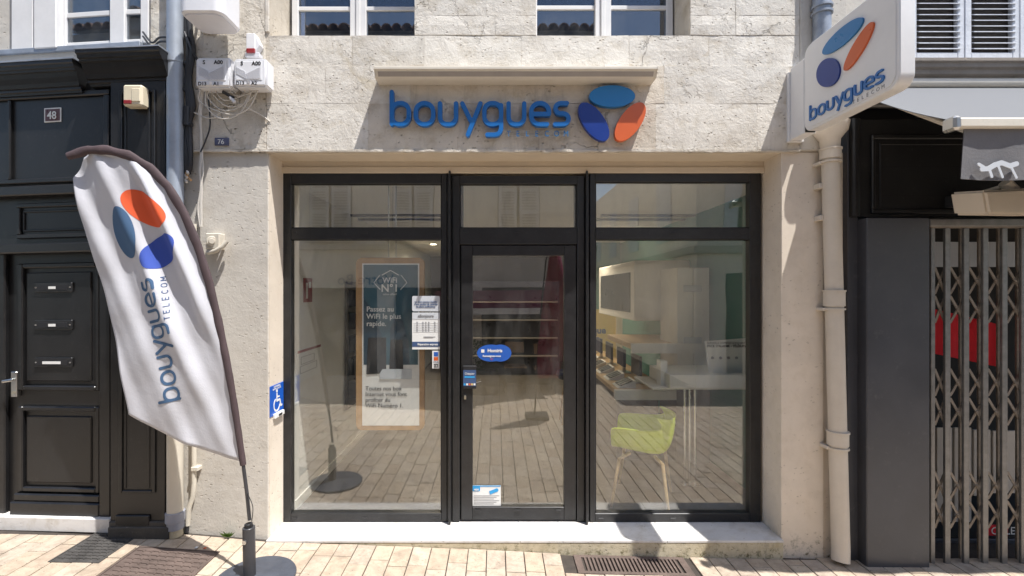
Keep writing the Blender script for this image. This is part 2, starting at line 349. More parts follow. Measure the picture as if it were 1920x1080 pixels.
# --- 2-D shapes from a distance field, cut into small cells so that they can follow cloth or be given depth
def seg_dist(gx, gy, poly):
    d = np.full(gx.shape, 1e9)
    for (ax, ay), (bx, by) in zip(poly[:-1], poly[1:]):
        vx, vy = bx - ax, by - ay; L = vx * vx + vy * vy + 1e-12
        t = np.clip(((gx - ax) * vx + (gy - ay) * vy) / L, 0, 1)
        d = np.minimum(d, np.hypot(gx - ax - t * vx, gy - ay - t * vy))
    return d
def field_mesh(fn, x0, x1, y0, y1, step, mapf, depth=True):
    nx = int((x1 - x0) / step) + 2; ny = int((y1 - y0) / step) + 2
    xs = x0 + np.arange(nx) * step; ys = y0 + np.arange(ny) * step
    gx, gy = np.meshgrid(xs, ys, indexing='ij'); f = fn(gx, gy)
    ids = {}; pts = []; faces = []; rim = []
    def vid(key, p):
        if key not in ids: ids[key] = len(pts); pts.append(p)
        return ids[key]
    for i in range(nx - 1):
        for j in range(ny - 1):
            cs = [(i, j), (i + 1, j), (i + 1, j + 1), (i, j + 1)]; val = [f[c] for c in cs]
            if min(val) >= 0: continue
            poly = []; cross = []
            for q in range(4):
                c, d = cs[q], cs[(q + 1) % 4]; a, b = val[q], val[(q + 1) % 4]
                if a < 0: poly.append((vid(c, (xs[c[0]], ys[c[1]])), False))
                if (a < 0) != (b < 0):
                    t = a / (a - b); key = (min(c, d), max(c, d))
                    p = (xs[c[0]] + t * (xs[d[0]] - xs[c[0]]), ys[c[1]] + t * (ys[d[1]] - ys[c[1]]))
                    poly.append((vid(key, p), True))
            faces.append([v for v, _ in poly]); k = len(poly)
            for q in range(k):
                if poly[q][1] and poly[(q + 1) % k][1]: rim.append((poly[q][0], poly[(q + 1) % k][0]))
    mb = MB(); n = len(pts)
    V = [mapf(p[0], p[1], 0) for p in pts]; FF = [tuple(q) for q in faces]
    if depth:
        V += [mapf(p[0], p[1], 1) for p in pts]
        FF += [tuple(i + n for i in q[::-1]) for q in faces] + [(a, b, b + n, a + n) for a, b in rim]
    return mb.add(V, FF)
def rrect(x0, y0, x1, y1, r, n=7):
    p = []
    for cx, cy, a0 in ((x1 - r, y1 - r, 0), (x0 + r, y1 - r, 90), (x0 + r, y0 + r, 180), (x1 - r, y0 + r, 270)):
        for k in range(n + 1):
            a = R(a0 + 90 * k / n); p.append((cx + r * math.cos(a), cy + r * math.sin(a)))
    return p + [p[0]]
def ushape(x0, x1, top, bot, r, n=8):
    p = [(x0, top), (x0, bot + r)]
    for k in range(n + 1):
        a = R(180 + 90 * k / n); p.append((x0 + r + r * math.cos(a), bot + r + r * math.sin(a)))
    for k in range(n + 1):
        a = R(270 + 90 * k / n); p.append((x1 - r + r * math.cos(a), bot + r + r * math.sin(a)))
    return p + [(x1, top)]
def epath():
    x0, y0, x1, y1, r = 945, 14, 1063, 154, 56
    p = [(x0 + 4, 82), (x1, 82), (x1, y1 - r)]
    for cx, cy, a0 in ((x1 - r, y1 - r, 0), (x0 + r, y1 - r, 90), (x0 + r, y0 + r, 180)):
        for k in range(9): a = R(a0 + 90 * k / 8); p.append((cx + r * math.cos(a), cy + r * math.sin(a)))
    return p + [(1050, 14)]
def spath():
    p = []
    for k in range(9): a = R(90 + 180 * k / 8); p.append((1142 + 36 * math.cos(a), 120 + 34 * math.sin(a)))
    q = []
    for k in range(9): a = R(90 - 180 * k / 8); q.append((1155 + 40 * math.cos(a), 50 + 36 * math.sin(a)))
    return [(1183, 154)] + p + q + [(1104, 14)]
LETTERS = [
    ('b', [[(14, 16), (14, 228)], rrect(14, 14, 128, 154, 52)]),
    ('o', [rrect(174, 14, 291, 154, 56)]),
    ('u', [ushape(336, 443, 152, 14, 46)]),
    ('y', [[(485, 152), (541, 38)], [(606, 152), (522, -56)]]),
    ('g', [rrect(632, 14, 744, 154, 50), [(744, 140), (744, -18), (736, -38), (722, -51), (702, -56), (652, -56)]]),
    ('u', [ushape(794, 898, 152, 14, 46)]),
    ('e', [epath()]),
    ('s', [spath()])]
def letter_field(polys, hw):
    def fn(gx, gy):
        d = np.full(gx.shape, 1e9)
        for p in polys: d = np.minimum(d, seg_dist(gx, gy, p))
        return d - hw
    xs = [q[0] for p in polys for q in p]; ys = [q[1] for p in polys for q in p]
    return fn, min(xs) - hw - 9, max(xs) + hw + 9, min(ys) - hw - 9, max(ys) + hw + 9
def ell_field(cx, cy, a, b, tilt):
    c, s_ = math.cos(tilt), math.sin(tilt)
    def fn(gx, gy):
        u = (gx - cx) * c + (gy - cy) * s_; v = -(gx - cx) * s_ + (gy - cy) * c
        return (np.sqrt((u / a) ** 2 + (v / b) ** 2) - 1) * b
    return fn, cx - a - 4, cx + a + 4, cy - a - 4, cy + a + 4
# the three leaves of the emblem, in photograph-pixel units about (1148, 205), y up
OVALS = [('blue2', (0, 25, 43, 20.3, 0)), ('blue3', (-34.5, -23, 42, 20, R(125))), ('orange', (34, -23, 42, 20, R(55)))]

TEXTS = []
def text(name, s, loc, size, m, parent, rot=(R(90), 0, 0), align='LEFT', ext=.0006, sx=1, bold=0):
    c = bpy.data.curves.new(name, 'FONT'); c.body = s; c.size = size; c.align_x = align; c.extrude = ext; c.offset = bold
    c.resolution_u = 3; c.materials.append(M[m])
    o = bpy.data.objects.new(name, c); link(o, parent); o.location = loc; o.rotation_euler = rot; o.scale = (sx, 1, 1)
    TEXTS.append(o); return o
def ptext(name, s, px, py, Y, hpx, m, parent, align='LEFT', sx=1, bold=0, ext=.0006):
    """upright lettering at a reading; hpx = capital height in photograph pixels"""
    return text(name, s, P(px, py, Y), hpx / .70 * (DW + Y) / F, m, parent, align=align, sx=sx, bold=bold, ext=ext)

# ================================================================== SETTING: street
HOLES = [(-2.835, -2.535, -.375, -.03), (-2.40, -1.88, -.72, -.205), (.55, 1.335, -.235, -.018)]
gm = MB(); gxs = np.linspace(-9, 9, 73)
for a, b in zip(gxs[:-1], gxs[1:]):
    gm.add([(a, -16, gz(a) - .012), (b, -16, gz(b) - .012), (b, .30, gz(b) - .012), (a, .30, gz(a) - .012)], [(0, 1, 2, 3)])
gm.add([(-60, -60, -.35), (60, -60, -.35), (60, 60, -.35), (-60, 60, -.35)], [(0, 1, 2, 3)])
ground = struct(gm.build('ground', 'joint'))
pave = struct(gm_ := bpy.data.objects.new('street_paving', None)); COL.objects.link(pave); pave.location = (0, -.3, 0)
PW, PL, GAP = .1315, .262, .006
def paver_mesh(w_, l_, name='paver'):
    mb = MB().box(-w_ / 2, w_ / 2, -l_ / 2, l_ / 2, -.05, 0)
    me = bpy.data.meshes.new(name); me.from_pydata(mb.v, [], mb.f); bm = bmesh.new(); bm.from_mesh(me)
    bmesh.ops.bevel(bm, geom=[e for e in bm.edges if all(v.co.z > -.01 for v in e.verts)], offset=.0025, segments=1, affect='EDGES')
    bmesh.ops.recalc_face_normals(bm, faces=bm.faces); bm.to_mesh(me); bm.free(); me.materials.append(M['paver']); return me
full = paver_mesh(PW - GAP, PL - GAP)
near, far = [], []
def front_limit(x):                       # the foot of the buildings
    if x < -2.35: return -.06
    if x < 2.35: return -.012
    return .02
rp = random.Random(3)
for i in range(-56, 57):
    xc = i * PW; off = rp.random() * PL if True else 0
    y1 = front_limit(xc); y = y1 + off - PL
    iv = []
    top = y1
    cut = y1 - (off if off > .05 else PL)
    yy = y1
    first = True
    while yy > -5.42:
        nl = (off if off > .05 else PL) if first else PL
        iv.append((yy - nl, yy)); yy -= nl; first = False
    for a, b in iv:
        parts = [(a, b)]
        for hx0, hx1, hy0, hy1 in HOLES:
            ov = min(xc + PW / 2, hx1) - max(xc - PW / 2, hx0)
            if ov > .25 * PW:
                q = []
                for c, d in parts:
                    if d <= hy0 or c >= hy1: q.append((c, d)); continue
                    if c < hy0: q.append((c, hy0))
                    if d > hy1: q.append((hy1, d))
                parts = q
        for c, d in parts:
            if d - c < .03: continue
            (near if (d > -.82 and -3.3 < xc < 2.75) else far).append((xc, c, d))
for xc, c, d in near:
    me = full if abs(d - c - PL) < .001 else paver_mesh(PW - GAP, d - c - GAP)
    o = bpy.data.objects.new('paver', me); link(o, pave)
    sl = (gz(xc + .06) - gz(xc - .06)) / .12
    o.location = (xc + rp.uniform(-.0008, .0008), (c + d) / 2, gz(xc) + rp.uniform(-.0018, .0015)); o.rotation_euler = (rp.uniform(-.004, .004), -math.atan(sl) + rp.uniform(-.004, .004), 0)
fm = MB(); tones = []
for xc, c, d in far:
    t = rp.random(); sl = (gz(xc + .06) - gz(xc - .06)) / .12; z = gz(xc) + rp.uniform(-.002, .0015)
    h = PW / 2 - GAP / 2; e = .0025; c += GAP / 2; d -= GAP / 2
    v = []
    for hh, ee, zz in ((h, 0, -.03), (h, 0, -e), (h - e, e, 0)):
        for sx, yy in ((-1, c + ee), (1, c + ee), (1, d - ee), (-1, d - ee)): v.append((xc + sx * hh, yy, z + zz + sl * sx * hh))
    f = [(8, 9, 10, 11)] + [(k + a, k + (a + 1) % 4, k + 4 + (a + 1) % 4, k + 4 + a) for k in (0, 4) for a in range(4)]
    fm.add(v, f); tones += [t] * len(f)
fo = fm.build('distant_pavers', 'paver', pave); fo['kind'] = 'stuff'
at = fo.data.attributes.new('tone', 'FLOAT', 'FACE'); at.data.foreach_set('value', tones)

# manhole covers and drain
def cover(name, lab, r, m, nx, ny, group=None):
    x0, x1, y0, y1 = r; xm = (x0 + x1) / 2; zt = max(gz(x0), gz(x1)) + .002
    sl = (gz(x1) - gz(x0)) / (x1 - x0)
    def zz(x): return gz(xm) + sl * (x - xm) + .003
    t = thing(name, lab, 'manhole cover', (xm, (y0 + y1) / 2, zz(xm)))
    def wp(p): return (p[0], p[1], p[2] + zz(p[0]))
    MB().box(x0, x1, y0, y1, -.03, 0).build('plate', m, t, .003, warp=wp)
    fr = MB().box(x0 - .012, x0 - .002, y0 - .012, y1 + .012, -.03, .001).box(x1 + .002, x1 + .012, y0 - .012, y1 + .012, -.03, .001)
    fr.box(x0 - .002, x1 + .002, y0 - .012, y0 - .002, -.03, .001).box(x0 - .002, x1 + .002, y1 + .002, y1 + .012, -.03, .001)
    fr.build('rim', m, t, warp=wp)
    st = MB(); dx = (x1 - x0 - .03) / nx; dy = (y1 - y0 - .03) / ny
    for i in range(nx):
        for j in range(ny):
            ax = x0 + .015 + dx * (i + .5 * (j % 2) * .6); ay = y0 + .015 + dy * j
            if ax + dx * .8 > x1 - .008: continue
            st.box(ax, ax + dx * .72, ay + dy * .35, ay + dy * .60, -.004, .0045)
            st.box(ax + dx * .74, ax + dx * .92, ay + dy * .12, ay + dy * .58, -.004, .0045)
    so = st.build('tread_studs', m, t, warp=wp); so['kind'] = 'stuff'
    return t
cover('manhole_cover', 'narrow dark iron manhole cover against the doorstep of the black house', HOLES[0], 'castdark', 6, 9)
cover('manhole_cover', 'large rusty brown manhole cover behind the feather flag base', HOLES[1], 'castiron', 9, 11)
x0, x1, y0, y1 = HOLES[2]; xm = (x0 + x1) / 2
slg = (gz(x1) - gz(x0)) / (x1 - x0)
gw = lambda p: (p[0], p[1], p[2] + gz(xm) + slg * (p[0] - xm) + .003)
gt = thing('drain_grate', 'long rusty slotted drain grate set in the paving below the sill', 'drain grate', (xm, -.12, gz(xm)))
MB().box(x0, x1, y0, y0 + .028, -.03, 0).box(x0, x1, y1 - .028, y1, -.03, 0).box(x0, x0 + .05, y0 + .028, y1 - .028, -.03, 0).box(x1 - .05, x1, y0 + .028, y1 - .028, -.03, 0).build('rim', 'castiron', gt, .002, warp=gw)
nb = 25; dx = (x1 - x0 - .10) / nb
for k in range(nb + 1):
    if k == 0 or k == nb: continue
    xx = x0 + .05 + dx * k
    MB().box(xx - dx * .27, xx + dx * .27, y0 + .028, y1 - .028, -.03, -.001).build('bar', 'castiron', gt, .0015, warp=gw)
MB().box(x0, x1, y0, y1, -.04, -.032).build('gully', 'pit', gt, warp=gw)

# ================================================================== MAIN BUILDING
bld = thing('stone_building', 'pale limestone building with a glazed black framed shopfront and two upstairs windows', 'building', (0, .2, 0))
TOP = ZC + 5.2
ZW0, ZW1 = Z(65, 0), ZC + 3.75
W1 = (X(505, 0), X(777, 0)); W2 = (X(1005, 0), X(1295, 0)); XL, XR = X(340, 0), X(1548, 0)
ZLINT = Z(283, 0)
core = MB()
core.box(XL, XR, .007, .42, ZLINT, ZW0 - .012)
for a, b in ((XL, W1[0]), (W1[1], W2[0]), (W2[1], XR)): core.box(a, b, .0075, .42, ZW0 - .0121, ZW1)
core.box(XL, XR, .007, .42, ZW1, TOP)
core.build('wall_core', 'mortar', bld)
rb = random.Random(11)
def block(a, b, t, d, Y=-.001, m='stone'):
    g = .45
    x0, x1, z0, z1 = X(a + g * .5, 0), X(b - g * .5, 0), Z(d - g * .4, 0), Z(t + g * .4, 0)
    # a dressed face with a slightly uneven skin and chipped arrises
    nx = 4; nz = 2; v = []; f = []
    for j in range(nz + 1):
        for i in range(nx + 1):
            edge = i in (0, nx) or j in (0, nz)
            v.append((x0 + (x1 - x0) * i / nx + (rb.uniform(-.002, .002) if edge else 0), Y + (.003 if edge else 0) + rb.uniform(-.0016, .0016), z0 + (z1 - z0) * j / nz + (rb.uniform(-.0018, .0018) if edge else 0)))
    for j in range(nz):
        for i in range(nx): k = j * (nx + 1) + i; f.append((k, k + 1, k + nx + 2, k + nx + 1))
    per = [i for i in range(nx + 1)] + [(nx + 1) * j + nx for j in range(1, nz + 1)] + [(nx + 1) * nz + i for i in range(nx - 1, -1, -1)] + [(nx + 1) * j for j in range(nz - 1, 0, -1)]
    k0 = len(v); v += [(v[i][0], .03, v[i][2]) for i in per]; n = len(per)
    f += [(per[(q + 1) % n], per[q], k0 + q, k0 + (q + 1) % n) for q in range(n)]
    MB().add(v, f).build('stone_block', m, bld)
# sill course, sign course (two rows), piers between the windows
for a, b in ((505, 660), (660, 795), (795, 978), (978, 1180), (1180, 1330), (1330, 1500)): block(a, b, 65.8, 124, .003)
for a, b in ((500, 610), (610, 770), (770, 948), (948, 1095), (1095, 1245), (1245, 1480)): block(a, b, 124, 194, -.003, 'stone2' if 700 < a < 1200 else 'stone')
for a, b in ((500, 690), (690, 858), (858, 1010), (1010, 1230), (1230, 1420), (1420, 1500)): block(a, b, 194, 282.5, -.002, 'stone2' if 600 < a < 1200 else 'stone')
for t, d in ((28, 65), (-60, 28), (-140, -60), (-230, -140)):
    k = -t // 50
    for a, b in ((777, 895 + 17 * (k % 3)), (895 + 17 * (k % 3), 1005), (1295, 1400 - 20 * (k % 2)), (1400 - 20 * (k % 2), 1500)): block(a, b, t, d, .001)
# worn render on the left strip, above the painted pier
MB().box(X(337, 0), X(499.5, 0), .002, .03, Z(281, 0), Z(126, 0)).build('render_strip', 'rough', bld, .006)
MB().box(X(337, 0), X(497, 0), .000, .03, Z(124, 0), Z(-230, 0)).build('render_strip', 'rough', bld, .006)
MB().box(X(497.3, 0), X(504.6, 0), -.006, .03, Z(60, 0), Z(-230, 0)).build('quoin', 'stone', bld, .004)
MB().box(X(1500.5, 0), X(1548, 0), -.004, .03, Z(282, 0), Z(-230, 0)).build('quoin', 'plaster', bld, .006)
# painted piers either side of the shop opening
XOL, XOR = X(500, 0), X(1468, 0)
def bumpy_pier(name, xa, xb, m, Y):
    mb = MB().box(xa, xb, Y, .42, min(gz(xa), gz(xb)) - .08, ZLINT - .002); return mb.build(name, m, bld, .004)
bumpy_pier('pier', XL, XOL, 'plaster', .023)
bumpy_pier('pier', XOR, XR, 'plaster2', .018)
MB().box(XR + .0005, X(1592, 0), .03, .42, -.2, ZLINT - .004).build('side_strip', 'plaster2', bld)
# chipped render lip along the underside of the sign course
lip = []; xx = X(352, 0)
lipm = MB(); n = 90; xs = [X(345 + (1500 - 345) * i / n, 0) for i in range(n + 1)]
prof = [(-.004 + rb.uniform(-.004, .003), ZLINT - .004 - abs(rb.gauss(0, .003)), ZLINT + rb.uniform(.004, .016)) for _ in xs]
v = []; f = []
for x_, (yy, zb, zt) in zip(xs, prof): v += [(x_, yy, zb), (x_, yy - .001, zt), (x_, .03, zt), (x_, .03, zb)]
for i in range(n):
    k = i * 4
    for q in range(4): f.append((k + q, k + (q + 1) % 4, k + 4 + (q + 1) % 4, k + 4 + q))
f += [(3, 2, 1, 0), (n * 4, n * 4 + 1, n * 4 + 2, n * 4 + 3)]
lipm.add(v, f).build('render_lip', 'rough', bld)
# cream painted soffit, header over the frame and lintel edge
ZF1 = Z(325, .25)
MB().box(XOL - .02, XOR + .02, .028, .41, ZLINT - .010, ZLINT + .01).build('soffit', 'header', bld, .002)
MB().box(XOL - .01, XOR + .01, .236, .40, ZF1, ZLINT - .008).build('header', 'header', bld, .002)
MB().box(XOL - .008, XOR + .008, .226, .2365, ZF1, ZF1 + .045).build('header_trim', 'header', bld, .003)
# sill slabs and mossy riser
ZS = Z(1012, 0); ZS1 = ZS
MB().box(XOL - .001, XOL + .005, .032, .2495, ZS, ZLINT - .011).build('reveal', 'plaster2', bld)  # cream facing paler than the pier; sunlit brightness put into its colour
sx = [500, 975, 1055, 1250, 1468]
for a, b in zip(sx[:-1], sx[1:]):
    MB().box(X(a, 0) + .001, X(b, 0) - .001, -.013, .44, ZS - .016, ZS + rb.uniform(-.0008, .0008)).build('sill_slab', 'sill', bld, .002)
MB().box(XOL + .002, XOR - .002, -.010, .43, -.16, ZS - .0165).build('riser', 'riser', bld, .004)

# --- black aluminium shopfront
YG = .25
def member(mb, a, b, t, d, y0=YG, y1=.315): mb.px(a, b, t, d, y0, y1); return mb
def pane_obj(name, par, a, b, t, d, y=.283, m='glass'):
    return MB().box(X(a, YG) - .008, X(b, YG) + .008, y, y + .008, Z(d, YG) - .008, Z(t, YG) + .008).build(name, m, par)
def gasket(par, a, b, t, d):
    g = MB()
    for q in ((a, a + 1.8, t, d), (b - 1.8, b, t, d), (a + 1.8, b - 1.8, t, t + 1.8), (a + 1.8, b - 1.8, d - 1.8, d)): g.px(q[0], q[1], q[2], q[3], YG + .018, YG + .030)
    g.build('gasket', 'ink', par)
def drains(par, xs_, y):
    for x_ in xs_: MB().px(x_ - 5, x_ + 5, y - 2, y + 2, YG - .004, YG + .004).build('drain_cap', 'alu', par, .001)
def shopwin(a, b, ja, jb, t0, t1, m0, m1, b0, b1, caps):
    f = MB(); member(f, a, ja, t0, b1); member(f, jb, b, t0, b1)
    for t, d, e in ((t0, t1, 0), (m0, m1, .002), (b0, b1, 0)): f.box(X(ja, YG), X(jb, YG), YG + .001 - e, .314, Z(d, YG), Z(t, YG))
    o = f.build('shop_window', 'alu', bld, .003)
    pane_obj('pane', o, ja, jb, t1, m0); pane_obj('pane', o, ja, jb, m1, b0)
    gasket(o, ja, jb, t1, m0); gasket(o, ja, jb, m1, b0)
    drains(o, caps, m0 + 8); drains(o, caps, b1 - 6); return o
shopwin(527, 838, 545.5, 828, 325, 344.5, 428, 449, 963, 978, (551, 684, 817))
shopwin(1106, 1427, 1116, 1406, 323, 341, 428, 449, 963, 979.5, (1127, 1262, 1394))
# middle bay: fanlight and door surround
f = MB(); member(f, 848, 862, 329, 978); member(f, 1082, 1096, 329, 978)
f.box(X(862, YG), X(1082, YG), YG + .001, .314, Z(345, YG), Z(329, YG)); f.box(X(862, YG), X(1082, YG), YG - .001, .314, Z(458, YG), Z(428, YG))
bay = f.build('door_surround', 'alu', bld, .003)
pane_obj('pane', bay, 862, 1082, 345, 428); gasket(bay, 862, 1082, 345, 428); drains(bay, (873, 971, 1068), 434)
MB().px(836, 869, 326, 978, .3165, .3225).px(1076, 1108, 326, 978, .3165, .3225).px(869.2, 1075.8, 452, 466, .3165, .3225).px(869.2, 1075.8, 966, 979, .3165, .3225).build('gap_backing', 'ink', bay)  # backing strips added behind the frame gaps to stop light leaking through
f = MB(); Yd = YG + .006
f.px(864.5, 886, 460, 975, Yd, .31); f.px(1058, 1080, 460, 975, Yd, .31)
f.box(X(886, Yd), X(1058, Yd), Yd + .0008, .309, Z(479, Yd), Z(460, Yd)); f.box(X(886, Yd), X(1058, Yd), Yd + .0008, .309, Z(975, Yd), Z(951, Yd))
door = f.build('door', 'alu', bld, .003)
MB().box(X(886, Yd) - .008, X(1058, Yd) + .008, .283, .291, Z(951, Yd) - .008, Z(479, Yd) + .008).build('pane', 'glass', door)
drains(door, (895, 971, 1047), 958)
MB().px(868, 893, 686, 729, Yd - .018, Yd + .001).build('lock_case', 'ink', door, .003)
MB().px(869, 875, 738, 752, Yd - .006, Yd + .001).build('lock_plate', 'ink', door, .001)
MB().tube([P(872, 743, Yd - .012), P(872, 743, Yd)], .008, 12).build('lock_cylinder', 'brass', door)
MB().px(870, 874, 743, 749, Yd - .010, Yd - .005).build('lock_cylinder', 'brass', door, .001)
MB().tube([P(893, 717, Yd - .012), P(902, 715, Yd - .012)], .003, 8).build('latch_lever', 'steel', door)
for a, b in ((838.8, 846.5), (1097, 1104.5)):
    MB().px(a + 2.2, b - 1.8, 320, 984, YG - .045, YG + .0005).px(a, b, 329, 978, YG + .0008, .312).build('mullion', 'alu', bld, .0015)

# --- upstairs windows
def casement(a, b, Y, mid, rows, par, left, xa, xb):
    """two-leaf timber casement; rows = readings of the glazing bars"""
    t, d = -210, 92
    fr = MB(); fr.px(a, a + 12, t, d, Y, Y + .06).px(b - 12, b, t, d, Y, Y + .06).px(mid - 15, mid + 15, t, d, Y - .012, Y + .06)
    fr.px(mid - 4, mid + 4, t, d, Y - .024, Y - .011)
    fr.box(X(a, Y) + .01, X(b, Y) - .01, Y + .002, Y + .06, Z(78, Y) - .06, Z(78, Y))
    fr.box(X(a, Y) + .01, X(b, Y) - .01, Y + .002, Y + .06, Z(t, Y), Z(t, Y) + .06)
    o = fr.build('window', 'white', par, .004)
    for q, r in ((a + 12, mid - 15), (mid + 15, b - 12)):
        for y in rows: MB().box(X(q, Y) - .004, X(r, Y) + .004, Y + .006, Y + .035, Z(y + 4, Y), Z(y - 4, Y)).build('glazing_bar', 'white', o, .004)
        ys = [-214] + list(rows) + [84]
        for u, v_ in zip(ys[:-1], ys[1:]):
            MB().box(X(q, Y) - .006, X(r, Y) + .006, Y + .018, Y + .022, Z(v_, Y), Z(u, Y)).build('pane', 'wglass', o)
    return o
YU = .30
casement(547, 790, YU, 671, (15, -75, -160), bld, True, *W1)
casement(995, 1262, YU, 1131, (13, -77, -160), bld, True, *W2)
for (a, b) in (W1, W2):
    MB().box(a - .4, b + .4, 1.6, 1.65, ZW0 - .4, ZW1 + .3).build('room_back', 'dark', bld)
MB().box(XL, XR, .43, 1.65, ZW0 - .3, ZW0 - .25).build('upper_floor', 'dark', bld)

# ================================================================== LEFT HOUSE (number 48)
XH = X(331, 0)
lh = thing('black_timber_house', 'house with black painted timber door, panelled pilaster and moulded cornice', 'building', (-3.2, .1, gz(-3)))
def lw(p):                                   # the old frontage has settled: its upper rails drop to the left, its plane turns back a little
    x, y, z = p; dx = XH - x
    k = max(0, min(1, (z - .9) / 2.2))
    return (x, y + .05 * max(0, dx - .45), z - .035 * k * dx)
def lb(name, m, a, b, t, d, Y, Yb, bevel=.003, par=None): return MB().px(a, b, t, d, Y, Yb).build(name, m, par or lh, bevel, warp=lw)
FB = -700                                     # far left reading, out of frame
MB().box(-9, XH, .05, .45, Z(112, 0), TOP).build('upper_wall', 'plaster', lh, warp=lw)
# pilaster with long panel and plinth
pil = lb('pilaster', 'blackwood', 207, 309, 148, 978, -.075, .4)
for q in ((222, 228, 166, 925), (284, 290, 166, 925), (228, 284, 166, 171), (228, 284, 920, 925)): lb('moulding', 'blackwood', *q, -.087, -.074, .004, pil)
for q in ((232, 236, 175, 916), (276, 280, 175, 916)): lb('moulding', 'blackwood', *q, -.081, -.074, .003, pil)
lb('base_block', 'blackwood', 215, 279, 967, 986, -.092, -.07, .005, pil)
MB().px(203, 313, 978, 992, -.088, .4).px(201, 316, 989, 1012, -.10, .4).build('plinth', 'castdark', lh, .006, warp=lw)
# cornice
def cornice(xa, xb, zt, out, name, yb=-.03):
    pr = [(1, 0), (1, -.022), (.93, -.027), (.90, -.048), (.82, -.052), (.80, -.066), (.70, -.07), (.62, -.10), (.50, -.135), (.44, -.16), (.34, -.163), (.34, -.18), (.24, -.186), (.22, -.20), (-.6, -.205), (-.6, 0)]
    pts = [(xa, yb - out * q + (.0 if q > 0 else .0), zt + z) for q, z in pr]
    return MB().prism(pts, (xa, 0, 0), (xb, 0, 0)).build(name, 'blackwood', lh, 0, warp=lw)
ztop = Z(112, 0)
cornice(-9, X(140, -.1), ztop - .03, .10, 'cornice')
cornice(X(150, -.14), XH + .004, ztop, .155, 'cornice')
MB().box(-9, X(143, -.1), -.135, .05, ztop - .029, ztop - .018).box(X(148, -.14), XH + .008, -.19, .05, ztop + .001, ztop + .010).build('cornice_flashing', 'zinc', lh, 0, warp=lw)
# frieze panel with number
lb('frieze', 'blackwood', FB, 206, 148, 338, -.02, .4)
for q in ((FB, 203, 162, 172), (FB, 203, 325, 334), (192, 203, 172, 325), (2, 8, 172, 325)): lb('moulding', 'blackwood', *q, -.042, -.019, .006)
lb('rail', 'blackwood', FB, 206, 338, 357, -.05, .4, .008)
lb('rail', 'blackwood', FB, 206, 450, 468, -.035, .4, .008)
lb('transom_panel', 'blackwood', FB, 206, 356, 452, .03, .4)
for q in ((20, 170, 372, 380), (20, 170, 432, 440), (20, 27, 380, 432), (163, 170, 380, 432)): lb('moulding', 'blackwood', *q, .012, .031, .005)
for q in ((33, 157, 386, 390), (33, 157, 423, 427), (33, 36, 390, 423), (154, 157, 390, 423)): lb('moulding', 'blackwood', *q, .02, .031, .004)
# door leaf
dl = lb('door', 'blackwood', -260, 206, 466, 974, .045, .4)
lb('jamb', 'blackwood', 184, 206, 467, 974, .0, .4, .006)
for (t, d) in ((488, 733), (764, 926)):
    for q in ((22, 32, t, d), (176, 184, t, d), (32, 176, t, t + 9), (32, 176, d - 9, d)): lb('moulding', 'blackwood', *q, .018, .046, .007, dl)
    lb('panel', 'blackwood', 40, 168, t + 18, d - 18, .034, .046, .006, dl)
lb('kick_board', 'blackwood', 14, 184, 930, 944, .012, .046, .008, dl)
lb('kick_board', 'blackwood', 6, 184, 946, 971, -.005, .046, .008, dl)
lb('stile', 'blackwood', -30, -3, 466, 974, .01, .046, .008, dl)
for y in (535, 607, 679):
    sl = lb('letter_slot', 'alu', 56, 131, y - 9, y + 9, .022, .034, .003, dl)
    lb('flap', 'ink', 63, 122, y - 5, y + 5, .0195, .0225, .001, sl)
    for x_ in (59, 127): MB().tube([P(x_, y, .018), P(x_, y, .0225)], .006, 8).build('screw', 'steel', sl, warp=lw)
    lb('name_strip', 'paper', 84 if y != 679 else 72, 98 if y != 679 else 108, y - 2, y + 3, .0175, .0198, 0, sl)
hp = lb('handle_plate', 'steel', 9, 21, 697, 746, .008, .046, .004, dl)
MB().tube([P(11, 712, .012), P(10, 713, -.035), P(-6, 716, -.04)], .011, 10).build('door_handle', 'steel', hp, smooth=True, warp=lw)
MB().tube([P(15, 737, -.004), P(15, 737, .012)], .012, 12).build('keyhole', 'brass', hp, warp=lw)
MB().px(FB, 206, 974, 1000, -.035, .4).build('threshold', 'sill', lh, .004, warp=lw)
# upstairs: zinc ledge, window and its white shutter board
MB().px(FB, 262, 74, 84, -.03, .1).build('zinc_ledge', 'zinc', lh, .004, warp=lw)
MB().px(FB, 258, 83, 107, -.012, .1).build('ledge_band', 'plaster', lh, .004, warp=lw)
lwz = MB(); YL = .02
lwz.px(104, 119, -200, 78, YL, .06).px(205, 233, -200, 78, YL - .01, .06).px(263, 278, -200, 78, YL, .06).px(119, 263, 70, 80, YL + .004, .06)
lwo = lwz.build('window', 'white', lh, .004, warp=lw)
for a, b in ((119, 205), (233, 263)):
    lb('glazing_bar', 'white', a, b, 14, 23, YL + .006, .06, .003, lwo)
    lb('pane', 'wglass', a, b, -200, 72, YL + .015, YL + .02, 0, lwo)
lb('shutter', 'white', 55, 100, -200, 78, -.03, .05, .006); lb('shutter_board', 'white', 10, 54, -200, 78, -.005, .05, .006)
MB().px(281, 322, -240, 96, .012, .05).build('corner_render', 'rough', lh, .006, warp=lw)
